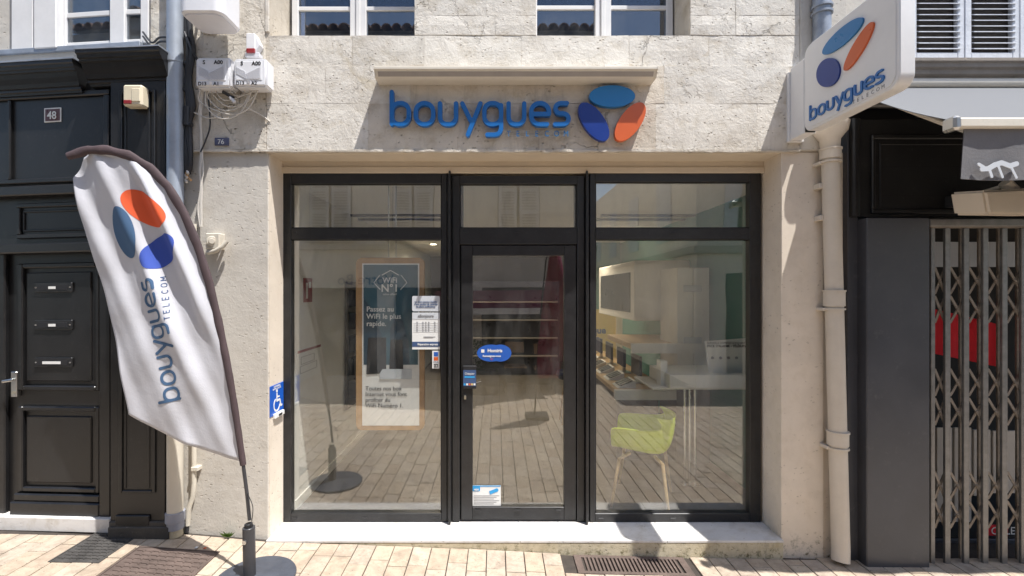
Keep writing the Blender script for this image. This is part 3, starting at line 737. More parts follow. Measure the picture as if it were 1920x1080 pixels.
# number plate, alarm box
npl = thing('house_number_plate', 'maroon enamel number plate reading 48 on the black frieze', 'number plate', lw(P(93, 205, -.02)))
lb('plate', 'paper', 76, 109.5, 191.5, 218.5, -.026, -.0195, .002, npl); lb('enamel', 'plaque', 78.2, 107.3, 193.7, 216.3, -.028, -.0255, .001, npl)
ptext('number', '48', 93, 212.4, -.0285, 14.5, 'paper', npl, 'CENTER', .85, bold=.001).location = Vector(lw(P(93, 213.2, -.0285))) + Vector((0, -.006, 0))
al = thing('alarm_box', 'cream plastic alarm box with red lens on the black pilaster', 'alarm box', lw(P(248, 180, -.1)))
pts = [P(228, 157, -.09), P(252, 155, -.19), P(268, 163, -.13), P(268, 200, -.13), P(240, 202, -.14), P(228, 192, -.14)]
MB().px(229, 266, 158, 198, -.16, -.088).build('case', 'boxcream', al, .012)
MB().px(246, 262, 165, 190, -.166, -.158).build('grille', 'boxcream', al, .004)
MB().px(231, 245, 187, 194, -.168, -.155).build('lens', 'darkred', al, .003)

# grey and cream downpipe
dp = thing('drain_pipe', 'zinc rain pipe with cream lower length and grey collar beside the black pilaster', 'drain pipe', P(329, 985, -.06))
Yp = -.045; rp_ = 14 * (DW + Yp) / F
MB().tube([P(328.5, y, Yp) for y in (-250, 100, 300, 480)], rp_, 20).build('upper_pipe', 'pipegrey', dp, smooth=True)
MB().tube([P(328.5, y, Yp) for y in (478, 700, 962)], rp_ * .98, 20).build('lower_pipe', 'pvc', dp, smooth=True)
MB().tube([P(328.5, 958, Yp), P(328.5, 977, Yp)], rp_ * 1.16, 20).build('collar', 'collar', dp, .003, smooth=True)
MB().tube([P(329, 975, Yp), P(329, 990, Yp)], rp_ * 1.04, 20).build('shoe', 'collar', dp, smooth=True)
MB().tube([P(329, 989, Yp), P(329, 1004, Yp)], rp_ * .9, 20).build('stub', 'riser', dp, smooth=True)
for y in (115, 470):
    MB().tube([P(328.5, y - 4, Yp), P(328.5, y + 4, Yp)], rp_ * 1.08, 20).build('bracket', 'pipegrey', dp, smooth=True)
sp = thing('conduit_pipe', 'thin cream conduit pipe with a kinked foot on the left pier', 'pipe', P(354, 985, 0))
MB().tube([P(364, 420, -.004), P(364, 700, -.004), P(364, 905, -.004), P(362, 930, -.004), P(355, 950, -.006), P(352, 985, -.008)], .0165, 12).build('tube', 'pvc', sp, smooth=True)
MB().tube([P(350.5, 980, -.01), P(350.5, 996, -.01)], .013, 10).build('cable_end', 'blackcable', sp)
for y in (880, 640): MB().px(357, 371, y - 4, y + 4, -.026, .025).build('clip', 'pvc', sp, .004)

# telecom boxes
def tbox(a, b, t, d, l1, l2, lab, dotside=False):
    Yf = -.125; o = thing('telecom_box', lab, 'telecom box', P((a + b) / 2, d, 0), 'telecom boxes on the left pier')
    MB().px(a, b, t, d, Yf, -.01).build('case', 'boxwhite', o, .014, True, 3)
    MB().px(a + 5, b - 9, t + 6, d - 12, Yf - .003, Yf + .002).build('cover_panel', 'boxwhite', o, .002)
    g = MB(); x0, x1, z0, z1 = X(a + 7, Yf), X(b - 12, Yf), Z(d - 14, Yf), Z(t + 17, Yf); xm = x0 + (x1 - x0) * .38; n = 9
    for k in range(n):
        s0 = k / n
        za = z1 - (z1 - z0) * s0 * .9
        if za - (xm - x0) * .55 > z0: g.prism([(x0, Yf - .006, za), (xm, Yf - .006, za - (xm - x0) * .55), (xm, Yf - .006, za - (xm - x0) * .55 - .005), (x0, Yf - .006, za - .005)], (0, 0, 0), (0, .005, 0))
        zb = z1 - (z1 - z0) * (s0 * .95)
        L = min(x1 - xm, (zb - z0) / .5)
        if L > .01: g.prism([(x1, Yf - .006, zb), (x1, Yf - .006, zb - .005), (x1 - L, Yf - .006, zb - L * .5 - .005), (x1 - L, Yf - .006, zb - L * .5)], (0, 0, 0), (0, .005, 0))
    g.build('ribs', 'boxrib', o)
    ptext('lettering', 'S', a + 14, t + 13, Yf - .004, 7, 'ink', o, bold=.001); ptext('lettering', 'A00', a + 35, t + 13, Yf - .004, 7, 'ink', o, bold=.001)
    ptext('lettering', l1, a + 5, d - 3, Yf - .0006, 6.5, 'ink', o, bold=.0008); ptext('lettering', l2, a + 34, d - 3, Yf - .0006, 6.5, 'ink', o, bold=.0008)
    MB().tube([P(a + 29, d - 8, Yf - .006), P(a + 29, d - 8, Yf + .004)], .010, 14).build('screw', 'boxwhite', o)
    return o
tbox(366, 432, 107, 163, 'D13', 'A1', 'white telecom box lettered A1 beside the cable bundle')
tbox(437, 500, 109, 162, 'D13', 'A2', 'white telecom box lettered A2, farther from the cable bundle')
# relay antenna box high on the pier
an = thing('relay_box', 'white rounded box on brackets above the telecom boxes', 'antenna box', P(385, 0, -.2))
ab = MB(); pts = []
for q in rrect(X(336, -.34), -.36, X(424, -.34) - .02, -.10, .06, 5)[:-1]: pts.append((q[0], q[1], Z(26, -.34)))
ab.prism(pts, (0, 0, 0), (0, 0, .42)); ab.build('case', 'boxwhite', an, .012, True)
pts2 = [(q[0], q[1], Z(26, -.34) - .006) for q in rrect(X(341, -.34), -.345, X(420, -.34) - .02, -.115, .05, 5)[:-1]]
MB().prism(pts2, (0, 0, 0), (0, 0, .008)).build('underside', 'boxrib', an)
for x_ in (372, 405): MB().tube([P(x_, 35, .0), P(x_, 20, -.09)], .009, 8).build('bracket', 'boxwhite', an)
MB().px(378, 404, 8, 62, -.02, .004).build('wall_plate', 'rough', an, .004)
em = thing('alarm_siren', 'small white siren with red lens fixed above the right telecom box', 'siren', P(474, 90, -.04))
MB().px(461, 478, 62, 92, -.055, .004).build('case', 'boxwhite', em, .004)
MB().prism([P(470, 90, -.05), P(480, 66, -.05), P(488, 84, -.05), P(478, 100, -.05)], (0, 0, 0), (0, .05, 0)).build('hood', 'boxwhite', em, .003)
MB().px(461.5, 477, 90, 98, -.062, -.004).build('lens', 'darkred', em, .003)
MB().px(459, 486, 98, 106, -.05, .004).build('foot', 'boxrib', em, .003)
n6 = thing('small_number_plate', 'small chipped enamel plate with white number under the telecom boxes', 'number plate', P(415, 265, 0))
MB().px(402, 428, 258, 272.5, -.010, .004).build('plate', 'plaqueblue', n6, .002)
ptext('number', '76', 414, 270, -.011, 9, 'paper', n6, 'CENTER')

# scraps on the paving
for lab, m, px_ in (('tiny white paper scrap lying beyond the rusty manhole cover', 'paper', 368), ('tiny orange wrapper scrap lying beyond the rusty manhole cover', 'orange', 384)):
    x_ = X(px_, -.17); c = Vector((x_, -.17, gz(x_) + .004))
    o = MB().add([c + Vector(q) for q in ((-.012, -.006, 0), (.010, -.009, .002), (.013, .006, .005), (-.008, .008, .001), (0, 0, .009))], [(0, 1, 4), (1, 2, 4), (2, 3, 4), (3, 0, 4), (3, 2, 1, 0)]).build('litter_scrap', m)
    tag(o, lab, 'litter')
# cables
def wire(path, r, n=7, sub=6):
    """smooth path through the readings (px, py, Y)"""
    pts = [P(*q) for q in path]; out = []
    for i in range(len(pts) - 1):
        p0, p1, p2, p3 = pts[max(i - 1, 0)], pts[i], pts[i + 1], pts[min(i + 2, len(pts) - 1)]
        for k in range(sub):
            t = k / sub
            out.append(.5 * ((2 * p1) + (p2 - p0) * t + (2 * p0 - 5 * p1 + 4 * p2 - p3) * t * t + (3 * p1 - p0 - 3 * p2 + p3) * t ** 3))
    return MB().tube(out + [pts[-1]], r, n)
rc = random.Random(5)
bc = thing('cable_bundle', 'bundle of black cables running down beside the zinc pipe', 'cables', P(350, 330, 0))
for k in range(9):
    j = lambda s=4: rc.uniform(-s, s)
    wire([(353 + j(), -120, -.02), (353 + j(), 40, -.025 + rc.uniform(-.015, .015)), (357 + j(6), 95, -.03), (354 + j(5), 150, -.035), (358 + j(6), 200, -.03), (355 + j(5), 250, -.02), (353 + j(5), 300, -.02), (352 + j(3), 326, -.01)], rc.uniform(.010, .017)).build('cable', 'blackcable', bc, smooth=True)
wire([(346, 60, -.05), (358, 90, -.06), (370, 112, -.04)], .009).build('cable', 'blackcable', bc, smooth=True)
for dx_, dy_ in ((0, 0), (6, 8)): wire([(268, 60 + dy_, .0), (285, 80 + dy_, -.02), (300, 70 + dy_, -.03), (325, 72 + dy_, -.06)], .007).build('cable', 'blackcable', bc, smooth=True)
wire([(388, 160, -.05), (394, 230, -.03), (386, 262, -.02), (376, 285, -.02)], .005).build('cable', 'blackcable', bc, smooth=True)
for y in (118, 168, 232): MB().tube([P(343, y, -.03), P(360, y + 2, -.03)], .017, 10).build('cable_tie', 'blackcable', bc)
MB().tube([P(351, 200, -.035), P(350, 235, -.035)], .022, 12).build('sleeve', 'blackcable', bc, smooth=True)
for q in range(5): MB().tube([P(350 + rc.uniform(-3, 5), 320 + q * 4, -.02), P(354 + rc.uniform(-4, 4), 326 + q * 4, -.035)], .009, 6).build('splice', 'wood' if q % 2 else 'whitecable', bc)
wc = thing('cable_loops', 'loose white cables looping under the telecom boxes and down the pier', 'cables', P(376, 420, 0))
for k in range(8):
    j = lambda s=4: rc.uniform(-s, s)
    wire([(378 + j(5), 163, -.05), (376 + j(3), 210 + j(8), -.04), (377 + j(3), 280, -.012), (378 + j(6), 320, -.012), (377 + j(3), 350, -.01), (374 + j(4), 390, -.008), (376 + j(3), 425, -.006)], rc.uniform(.0028, .005), 6).build('cable', 'whitecable', wc, smooth=True)
for a, b, m_, yb in ((395, 470, 430, 205), (400, 488, 440, 198), (388, 475, 425, 220), (405, 455, 432, 186), (380, 486, 440, 212), (420, 480, 455, 178)):
    wire([(a, 162, -.06), (a - 4 + rc.uniform(-3, 3), yb - 22, -.06), (m_ - 12, yb + 2, -.065), (m_ + 25, yb - 8, -.06), (b, 164, -.06)], rc.uniform(.0024, .004), 6).build('cable', 'whitecable', wc, smooth=True)
wire([(425, 175, -.05), (452, 196, -.04), (490, 216, -.02), (506, 228, .0)], .004, 6).build('cable', 'whitecable', wc, smooth=True)
wire([(362, 210, -.03), (395, 222, -.05), (420, 205, -.06)], .004, 6).build('cable', 'whitecable', wc, smooth=True)
MB().tube([P(418, 172, -.07), P(438, 184, -.07)], .011, 8).build('connector', 'blackcable', wc)
MB().tube([P(432, 182, -.07), P(440, 192, -.07)], .012, 8).build('connector', 'boxwhite', wc)
jb = thing('junction_box', 'square cream junction box with round cap on the left pier', 'junction box', P(397, 465, 0))
MB().px(385, 411, 437, 467, -.05, .024).build('case', 'pvc', jb, .005)
MB().tube([P(397, 452, -.06), P(397, 452, -.045)], .034, 22).build('cap', 'pvc', jb, .003)
MB().tube([P(397, 452, -.066), P(397, 452, -.058)], .020, 18).build('cap_button', 'pvc', jb, .002)
MB().tube([P(425, 452, -.03), P(418, 462, -.04), P(405, 470, -.04), P(390, 474, -.035)], .016, 10).build('elbow', 'pvc', jb, smooth=True)
wire([(415, 466, -.04), (411, 478, -.04), (407, 488, -.03)], .004).build('cable', 'whitecable', jb)
wd = thing('weed', 'small green weed growing at the foot of the left pier', 'plant', (X(427, -.02), -.02, gz(X(427, -.02))))
wm = MB()
for k in range(26):
    a = rc.uniform(0, 6.28); L = rc.uniform(.03, .09); c = Vector((X(427, -.02), -.012, gz(X(427, 0))))
    d = Vector((math.cos(a) * .7, -abs(math.sin(a)) * .5, rc.uniform(.3, 1))).normalized(); s_ = d.cross(Vector((0, 1, .3))).normalized() * .007
    wm.add([c, c + d * L * .5 + s_, c + d * L, c + d * L * .5 - s_], [(0, 1, 2, 3)])
wm.build('leaves', 'weed', wd)

# ================================================================== SHOP SIGN AND AWNING CASE
aw = thing('awning_case', 'cream closed awning case fixed over the blue letters', 'awning', P(966, 140, 0))
Ya = -.13
zq = Z(126, Ya)
prof = [(-.146, zq), (-.146, zq - .020), (-.136, zq - .026), (-.114, zq - .062), (-.098, zq - .067), (-.002, zq - .069), (-.002, zq + .006), (-.11, zq + .004)]
xa, xb = X(703, Ya), X(1231, Ya)
MB().prism([(xa, y, z) for y, z in prof], (xa, 0, 0), (xb, 0, 0)).build('case', 'cassette', aw, .002)
pr2 = [(-.1345, zq - .032), (-.1185, zq - .059), (-.116, zq - .058), (-.132, zq - .031)]
MB().prism([(xa + .02, y, z) for y, z in pr2], (xa, 0, 0), (xb - .04, 0, 0)).build('front_bar', 'cassette2', aw)
for x_ in (xa - .004, xb): MB().prism([(x_, y - .002, z) for y, z in prof], (0, 0, 0), (.004, 0, 0)).build('end_cap', 'cassette', aw)

sg = thing('shop_sign', 'blue raised bouygues letters with three oval leaves on the stone wall', 'sign', P(930, 215, 0))
Yq = -.052; U = (DW + Yq) / F / 3.556
x00, z00 = X(730.4, Yq), Z(236.5, Yq)
def sign_map(x, y, d): return (x00 + x * U, Yq + d * .036, z00 + y * U)
for ch, polys in LETTERS:
    fn, *bb = letter_field(polys, 14.5)
    field_mesh(fn, *bb, 4.5, sign_map).build('letter', 'blue1', sg, 0)
for k, (xx_, yy_) in enumerate(((40, 40), (230, 20), (390, 20), (545, 30), (690, 20), (845, 20), (1000, 20), (1150, 20))):
    p = sign_map(xx_, yy_ - 20 + 20, 1); MB().tube([(p[0], p[1] - .004, p[2]), (p[0], .004, p[2])], .004, 6).build('standoff', 'steel', sg)
Up = (DW + Yq) / F; cx0, cz0 = X(1148, Yq), Z(205, Yq)
for mname, (a, b, c, d, e) in OVALS:
    fn, *bb = ell_field(a, b, c, d, e)
    field_mesh(fn, *bb, 2.0, lambda x, y, k: (cx0 + x * Up, Yq + k * .036, cz0 + y * Up)).build('oval', mname, sg)
    MB().tube([(cx0 + a * Up, Yq + .03, cz0 + b * Up), (cx0 + a * Up, .004, cz0 + b * Up)], .005, 6).build('standoff', 'steel', sg)
strip = MB().px(946, 1068.5, 244, 257, -.034, -.026).build('acrylic_strip', 'acrylic', sg, .001)
for x_ in (960, 1055): MB().tube([P(x_, 250, -.027), P(x_, 250, .004)], .003, 6).build('standoff', 'steel', sg)
for k, ch in enumerate('TELECOM'): ptext('letter', ch, 950 + k * 17.7, 255.5, -.0345, 10.5, 'blue2', sg, 'LEFT', .85, ext=.002)

# ================================================================== PROJECTING SIGN
XS = 2.098; TH = .085
ps = thing('projecting_sign', 'white projecting box sign with blue and orange leaves above the right pier', 'sign', (XS, -.05, ZC + 1.07))
pts = [(XS, y, z) for y, z in rrect(-.925, ZC + 1.068, -.172, ZC + 1.652, .07, 6)[:-1]]
MB().prism(pts, (0, 0, 0), (TH, 0, 0)).build('case', 'signwhite', ps, .006, True)
pts = [(XS - .004, y, z) for y, z in rrect(-.905, ZC + 1.088, -.192, ZC + 1.632, .06, 6)[:-1]]
MB().prism(pts, (0, 0, 0), (.005, 0, 0)).build('face_panel', 'signwhite', ps)
MB().box(XS + .001, XS + TH - .001, -.168, -.022, ZC + 1.072, ZC + 1.585).build('arm_box', 'signwhite', ps, .005)
MB().box(XS - .012, XS + TH + .012, -.024, .004, ZC + 1.06, ZC + 1.56).build('wall_plate', 'signwhite', ps, .003)
MB().box(XS + .01, XS + TH - .01, -.175, -.166, ZC + 1.08, ZC + 1.58).build('joint', 'ink', ps)
for x_ in (1, 2): pass
for mname, (a, b, c, d, e) in (('blue2', (0, 1.53, .165, .056, R(3))), ('blue3', (-.118, 1.37, .115, .080, R(140))), ('orange', (.128, 1.402, .135, .048, R(38)))):
    fn, *bb = ell_field(a * 1000, b * 1000, c * 1000, d * 1000, e)
    field_mesh(fn, *bb, 8, lambda x, y, k: (XS - .016 + k * .0125, -.535 - x * .001, ZC + y * .001)).build('oval', mname, ps)
UL = .60 / 1212
for ch, polys in LETTERS:
    fn, *bb = letter_field(polys, 15.5)
    field_mesh(fn, *bb, 6, lambda x, y, k: (XS - .013 + k * .010, -.24 - x * UL, ZC + 1.128 + y * UL * .86)).build('letter', 'blue1', ps)
for k, ch in enumerate('TELECOM'):
    text('letter', ch, (XS - .0046, -.61 - k * .034, ZC + 1.094), .030, 'grey', ps, (R(90), 0, R(-90)), ext=.0008)

# ================================================================== RIGHT PIER PIPE
rpz = thing('cream_downpipe', 'cream painted downpipe with hopper and ringed joints on the right pier', 'drain pipe', P(1575, 1045, -.05))
Yr = -.055; rr_ = 15 * (DW + Yr) / F
def pcx(y): return 1557 + (y - 290) * .026
MB().tube([P(pcx(y), y, Yr) for y in (285, 420, 560, 700, 830, 950, 1030)] + [P(1576, 1052, Yr - .015)], rr_, 20).build('pipe', 'pvc2', rpz, smooth=True)
MB().tube([P(1556, 232, Yr), P(1556, 247, Yr), P(1556, 262, Yr), P(1557, 288, Yr)], [rr_ * 2.1, rr_ * 1.9, rr_ * 1.15, rr_ * 1.0], 20).build('hopper', 'pvc2', rpz, smooth=True)
for y, h in ((290, 9), (560, 14), (822, 12)):
    MB().tube([P(pcx(y), y - h, Yr), P(pcx(y), y + h, Yr)], rr_ * 1.17, 20).build('joint_ring', 'pvc2', rpz, .002, smooth=True)
    MB().tube([P(pcx(y), y - h - 2, Yr), P(pcx(y), y - h + 1, Yr)], rr_ * 1.26, 20).build('joint_bead', 'pvc2', rpz, smooth=True)
    MB().tube([P(pcx(y), y + h + 4, Yr), P(pcx(y), y + h + 7, Yr)], rr_ * 1.22, 20).build('clamp', 'pvc2', rpz, smooth=True)
    MB().px(pcx(y) - 20, pcx(y) - 12, y + h + 3, y + h + 9, -.06, .02).build('clamp_lug', 'pvc2', rpz, .003)
for y in (348, 408): MB().px(pcx(y) - 22, pcx(y) - 12, y - 5, y + 5, -.05, .02).build('clamp_lug', 'pvc2', rpz, .004)
zp = thing('zinc_downpipe', 'dark zinc rain pipe coming down behind the projecting sign', 'drain pipe', P(1541, 100, -.04))
MB().tube([P(1541, -250, -.05), P(1541, 120, -.05), P(1556, 232, -.055)], 15 * 3.3 / F, 18).build('pipe', 'zinc', zp, smooth=True)
for y in (14, 26): MB().tube([P(1541, y - 2, -.05), P(1541, y + 2, -.05)], 18 * 3.3 / F, 18).build('band', 'zinc', zp, smooth=True)

# ================================================================== RIGHT BUILDING
rhs = thing('black_shop_building', 'neighbouring building with black closed shopfront, stone cornice and white louvred shutters', 'building', (3.4, .2, gz(3.4)))
def rb_(name, m, a, b, t, d, Y, Yb, bevel=.003, par=None): return MB().px(a, b, t, d, Y, Yb).build(name, m, par or rhs, bevel)
XE = 9.0; PXE = 2700
MB().box(X(1548, 0) + .002, XE, .06, .45, Z(118, 0), TOP).build('upper_wall', 'plaster', rhs)
rb_('corner_render', 'plaster', 1549, 1588, -230, 112, -.01, .1)
MB().box(X(1600, 0), XE, .25, .45, Z(225, 0) - .02, Z(118, 0) + .01).build('recess_wall', 'dark', rhs)
# stone cornice with three fillets
zt = Z(112, -.1)
pr = [(-.13, zt), (-.13, zt - .02), (-.115, zt - .03), (-.115, zt - .055), (-.095, zt - .065), (-.095, zt - .095), (-.07, zt - .105), (-.06, zt - .14), (-.035, zt - .15), (-.03, zt - .175), (.24, zt - .178), (.24, zt)]
MB().prism([(X(1590, 0), y, z) for y, z in pr], (0, 0, 0), (XE - X(1590, 0), 0, 0)).build('stone_cornice', 'cornstone', rhs)
# shutters with louvre slats
def leaf(a, b, t, d, Y):
    s_ = MB().px(a, a + 12, t, d, Y, Y + .035).px(b - 12, b, t, d, Y, Y + .035)
    s_.box(X(a + 12, Y), X(b - 12, Y), Y + .001, Y + .034, Z(d, Y), Z(d - 13, Y)); s_.box(X(a + 12, Y), X(b - 12, Y), Y + .001, Y + .034, Z(t + 10, Y), Z(t, Y))
    o = s_.build('shutter', 'oldwhite', rhs, .003)
    y = d - 19
    while y > t + 12:
        c = P((a + b) / 2, y, Y + .016); hw = (X(b - 12, Y) - X(a + 12, Y)) / 2 + .003
        v = []
        for sx in (-1, 1):
            for yy, zz in ((-.022, -.012), (-.022, -.006), (.018, .018), (.018, .012)): v.append((c.x + sx * hw, c.y + yy, c.z + zz))
        MB().add(v, [(0, 1, 2, 3), (7, 6, 5, 4), (0, 4, 5, 1), (1, 5, 6, 2), (2, 6, 7, 3), (3, 7, 4, 0)]).build('slat', 'oldwhite', o)
        y -= 10.6
    return o
for a, b in ((1707, 1808), (1810, 1911)): leaf(a, b, -205, 111, .0)
rb_('shutter_frame', 'oldwhite', 1913, 1950, -210, 111, .01, .07); MB().box(X(1707, 0), X(1911, 0), .045, .059, Z(111, 0), Z(-205, 0)).build('shutter_backing', 'iback', rhs)
# black fascia with framed panel
MB().box(X(1598, -.03), XE, -.03, .25, Z(407, -.03), Z(224, -.03)).build('fascia', 'blackwood', rhs, .004)
MB().tube([P(1601, y, -.015) for y in (224, 300, 407)], .035, 18).build('corner_bead', 'blackwood', rhs, smooth=True)
for q in ((1636, PXE, 252, 260), (1636, PXE, 392, 400), (1636, 1643, 260, 392)): rb_('moulding', 'blackwood', *q, -.052, -.029, .005)
rb_('moulding', 'blackwood', 1652, PXE, 268, 271, -.038, -.029, .002); rb_('moulding', 'blackwood', 1650, 1653, 268, 388, -.038, -.029, .002)
for y in (312, 366): rb_('board_joint', 'ink', 1653, PXE, y, y + 1, -.0306, -.029, 0)
# pilaster boxed in sheet metal
MB().box(X(1605, 0), X(1744, -.10), -.10, .25, gz(2.5) - .1, Z(408, -.1)).build('metal_pilaster', 'darkgrey', rhs, .006)
MB().box(X(1586, 0), X(1606, 0), -.015, .25, gz(2.4) - .1, Z(224, 0)).build('side_board', 'darkgrey', rhs, .004)
# shop recess behind the gate
XG0 = X(1746, -.04)
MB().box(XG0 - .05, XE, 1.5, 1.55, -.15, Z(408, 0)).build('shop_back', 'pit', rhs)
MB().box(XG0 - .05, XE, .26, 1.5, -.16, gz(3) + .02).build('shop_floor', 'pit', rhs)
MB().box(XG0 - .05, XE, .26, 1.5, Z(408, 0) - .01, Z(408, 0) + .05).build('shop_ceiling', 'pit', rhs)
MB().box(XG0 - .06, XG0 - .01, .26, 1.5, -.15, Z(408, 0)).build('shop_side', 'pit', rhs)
MB().box(X(1752, .2), X(1913, .2), .22, .24, Z(500, .2), Z(453, .2)).build('fanlight', 'paperg', rhs)
rb_('display_panel', 'opptrim', 1757, 1786, 802, 1010, .5, .52); rb_('display_panel', 'opptrim', 1790, 1822, 802, 1010, .5, .52); rb_('display_panel', 'opptrim', 1826, 1858, 806, 930, .5, .52); rb_('display_panel', 'opptrim', 1862, 1930, 808, 925, .5, .52)
rd = rb_('red_banner', 'red', 1838, 1890, 985, 1012, .285, .295, 0)
ptext('lettering', 'OLLE', 1858, 1002, .283, 14, 'paper', rd)
rb_('glazing_frame', 'darkgrey', 1746, 2300, 1012, 1030, .24, .30)
# red cloth hung across inside
rc_ = thing('red_cloth', 'red cloth hanging behind the folding gate', 'cloth', P(1810, 690, .2))
v = []; f = []; n = 14
for i in range(n + 1):
    t = i / n; x_ = 1746 + (1872 - 1746) * t; dy = .012 * math.sin(t * 16) + .02
    v += [P(x_, 578 + 30 * t, .17 + dy), P(x_, 662 + 26 * t, .17 + dy + .004 * math.sin(t * 23)), P(x_, 662 + 26 * t, .174 + dy + .004 * math.sin(t * 23)), P(x_, 578 + 30 * t, .174 + dy)]
for i in range(n):
    k = i * 4; f += [(k, k + 4, k + 5, k + 1), (k + 2, k + 6, k + 7, k + 3), (k, k + 3, k + 7, k + 4), (k + 1, k + 5, k + 6, k + 2)]
f += [(0, 1, 2, 3), (n * 4 + 3, n * 4 + 2, n * 4 + 1, n * 4)]
MB().add(v, f).build('cloth', 'red', rc_, smooth=True)
MB().box(X(1740, .19), X(1980, .19), .183, .199, Z(572, .19), Z(568, .19)).build('rail', 'dark', rc_)
for x_ in (1760, 1800, 1850): MB().box(X(x_, .19), X(x_, .19) + .004, .188, .194, Z(590, .19), Z(571, .19)).build('hook', 'steel', rc_)

# folding lattice gate
gate = thing('folding_gate', 'grey folding lattice security gate closed across the black shop', 'gate', P(1850, 1062, -.03))
Yt = -.04
MB().px(1744.5, 2400, 410, 424, Yt - .03, Yt + .05).build('top_rail', 'gate', gate, .004)
MB().px(1744.5, 2400, 424.5, 427, Yt - .012, Yt + .03).build('track', 'gate2', gate, .001)
MB().px(1744.5, 2400, 1062, 1070, Yt - .02, Yt + .05).build('bottom_rail', 'gate', gate, .003)
xsg = [1750, 1778, 1813, 1849, 1885, 1921, 1957, 1993, 2030]
for k, x_ in enumerate(xsg):
    wbar = 5 if k else 4
    MB().px(x_ - wbar, x_ + wbar, 427.5, 1061.5, Yt - .012, Yt + .010).build('bar', 'gate', gate, .003)
    if k < len(xsg) - 1 and k: MB().px(x_ + 22, x_ + 27, 427.5, 1061.5, Yt + .045, Yt + .06).build('rear_bar', 'gate2', gate, .002)
for k in range(len(xsg) - 1):
    a, b = xsg[k] + (5 if k else 4), xsg[k + 1] - 6 + (3 if k else 2)
    if k == 0: b = 1772
    for yc in (526, 580, 717, 772, 910, 965):
        hx = (b - a) / 2 + 1; mx_ = (a + b) / 2
        for sgn, yo in ((1, .0), (-1, .0075)):
            c0 = P(mx_ - hx, yc - sgn * 25, Yt + .012 + yo); c1 = P(mx_ + hx, yc + sgn * 25, Yt + .012 + yo)
            dvec = (c1 - c0).normalized(); nrm = Vector((-dvec.z, 0, dvec.x)) * .0085
            MB().prism([c0 - nrm, c1 - nrm, c1 + nrm, c0 + nrm], (0, 0, 0), (0, .006, 0)).build('lattice_strip', 'gate2', gate)
        MB().tube([P(mx_, yc, Yt + .006), P(mx_, yc, Yt + .03)], .007, 8).build('rivet', 'gate2', gate)

# awning of the black shop: sloping cloth, front bar, valance, arms
ra = thing('shop_awning', 'pale retracted awning with dark hanging valance over the black shop', 'awning', P(1850, 200, -.2))
XA0, XA1 = 2.46, 6.5; zA, zB = ZC + 1.44, ZC + .905; YA, YB = -.05, -.85
v = []; f = []; n = 10
for i in range(n + 1):
    t = i / n; y_ = YA + (YB - YA) * t; z_ = zA + (zB - zA) * t - .03 * math.sin(math.pi * t)
    v += [(XA0, y_, z_), (XA1, y_, z_), (XA0, y_, z_ + .004), (XA1, y_, z_ + .004)]
for i in range(n):
    k = i * 4; f += [(k, k + 1, k + 5, k + 4), (k + 2, k + 6, k + 7, k + 3), (k, k + 4, k + 6, k + 2), (k + 1, k + 3, k + 7, k + 5)]
MB().add(v, f).build('canopy', 'awncloth', ra, smooth=True)
MB().box(XA0 - .02, XA1, YB - .045, YB + .01, zB - .045, zB + .008).build('front_bar', 'cassette', ra, .008)
MB().box(XA0 - .06, XA0 - .018, YB - .06, YB + .02, zB - .06, zB + .014).build('bar_end', 'steel', ra, .012)
MB().tube([(XA0 - .05, -.06, zA + .02), (XA1, -.06, zA + .02)], .035, 14).build('roller', 'cassette', ra, smooth=True)
MB().tube([(XA0 - .12, .02, zA - .10), (XA1, .02, zA - .10)], .022, 10).build('roller', 'gate', ra, smooth=True)
for xo in (.25, .9): MB().tube([(XA0 + xo, -.03, zA - .07), (XA0 + xo + .25, -.30, zA - .36), (XA0 + xo - .05, YB + .05, zB - .06)], .016, 8).build('arm', 'cassette', ra)
v = []; f = []; n = 40
for i in range(n + 1):
    x_ = XA0 + .03 + (XA1 - XA0 - .03) * i / n; o_ = .012 * math.sin(i * 1.1)
    L = .27 + .008 * math.sin(i * .7)
    for s_, yy in ((0, 0), (.5, o_ * .6), (1, o_)):
        v += [(x_ - (.018 * s_ if i == 0 else 0), YB - .018 + yy, zB - .04 - L * s_), (x_ - (.018 * s_ if i == 0 else 0), YB - .014 + yy, zB - .04 - L * s_)]
for i in range(n):
    k = i * 6
    for q in (0, 2): f += [(k + q, k + 6 + q, k + 8 + q, k + 2 + q), (k + 1 + q, k + 3 + q, k + 9 + q, k + 7 + q)]
    f += [(k + 4, k + 10, k + 11, k + 5), (k, k + 1, k + 7, k + 6)]
va = MB().add(v, f).build('valance', 'slate', ra, smooth=True)
YV = YB - .022
def vmap(x, y, d): return (X(x, YV), YV - .011 + d * .004, Z(y, YV))
fn = lambda gx, gy: np.minimum.reduce([seg_dist(gx, gy, p) - h for p, h in (([(1838, 318), (1850, 317), (1862, 310), (1874, 306), (1890, 312), (1902, 308)], 4.5), ([(1852, 320), (1856, 332)], 2.5), ([(1868, 312), (1876, 333)], 2.2), ([(1892, 314), (1902, 334)], 2.2), ([(1832, 309), (1840, 314)], 3))])
field_mesh(fn, 1822, 1915, 296, 342, 1.5, vmap).build('print', 'paperg', va)
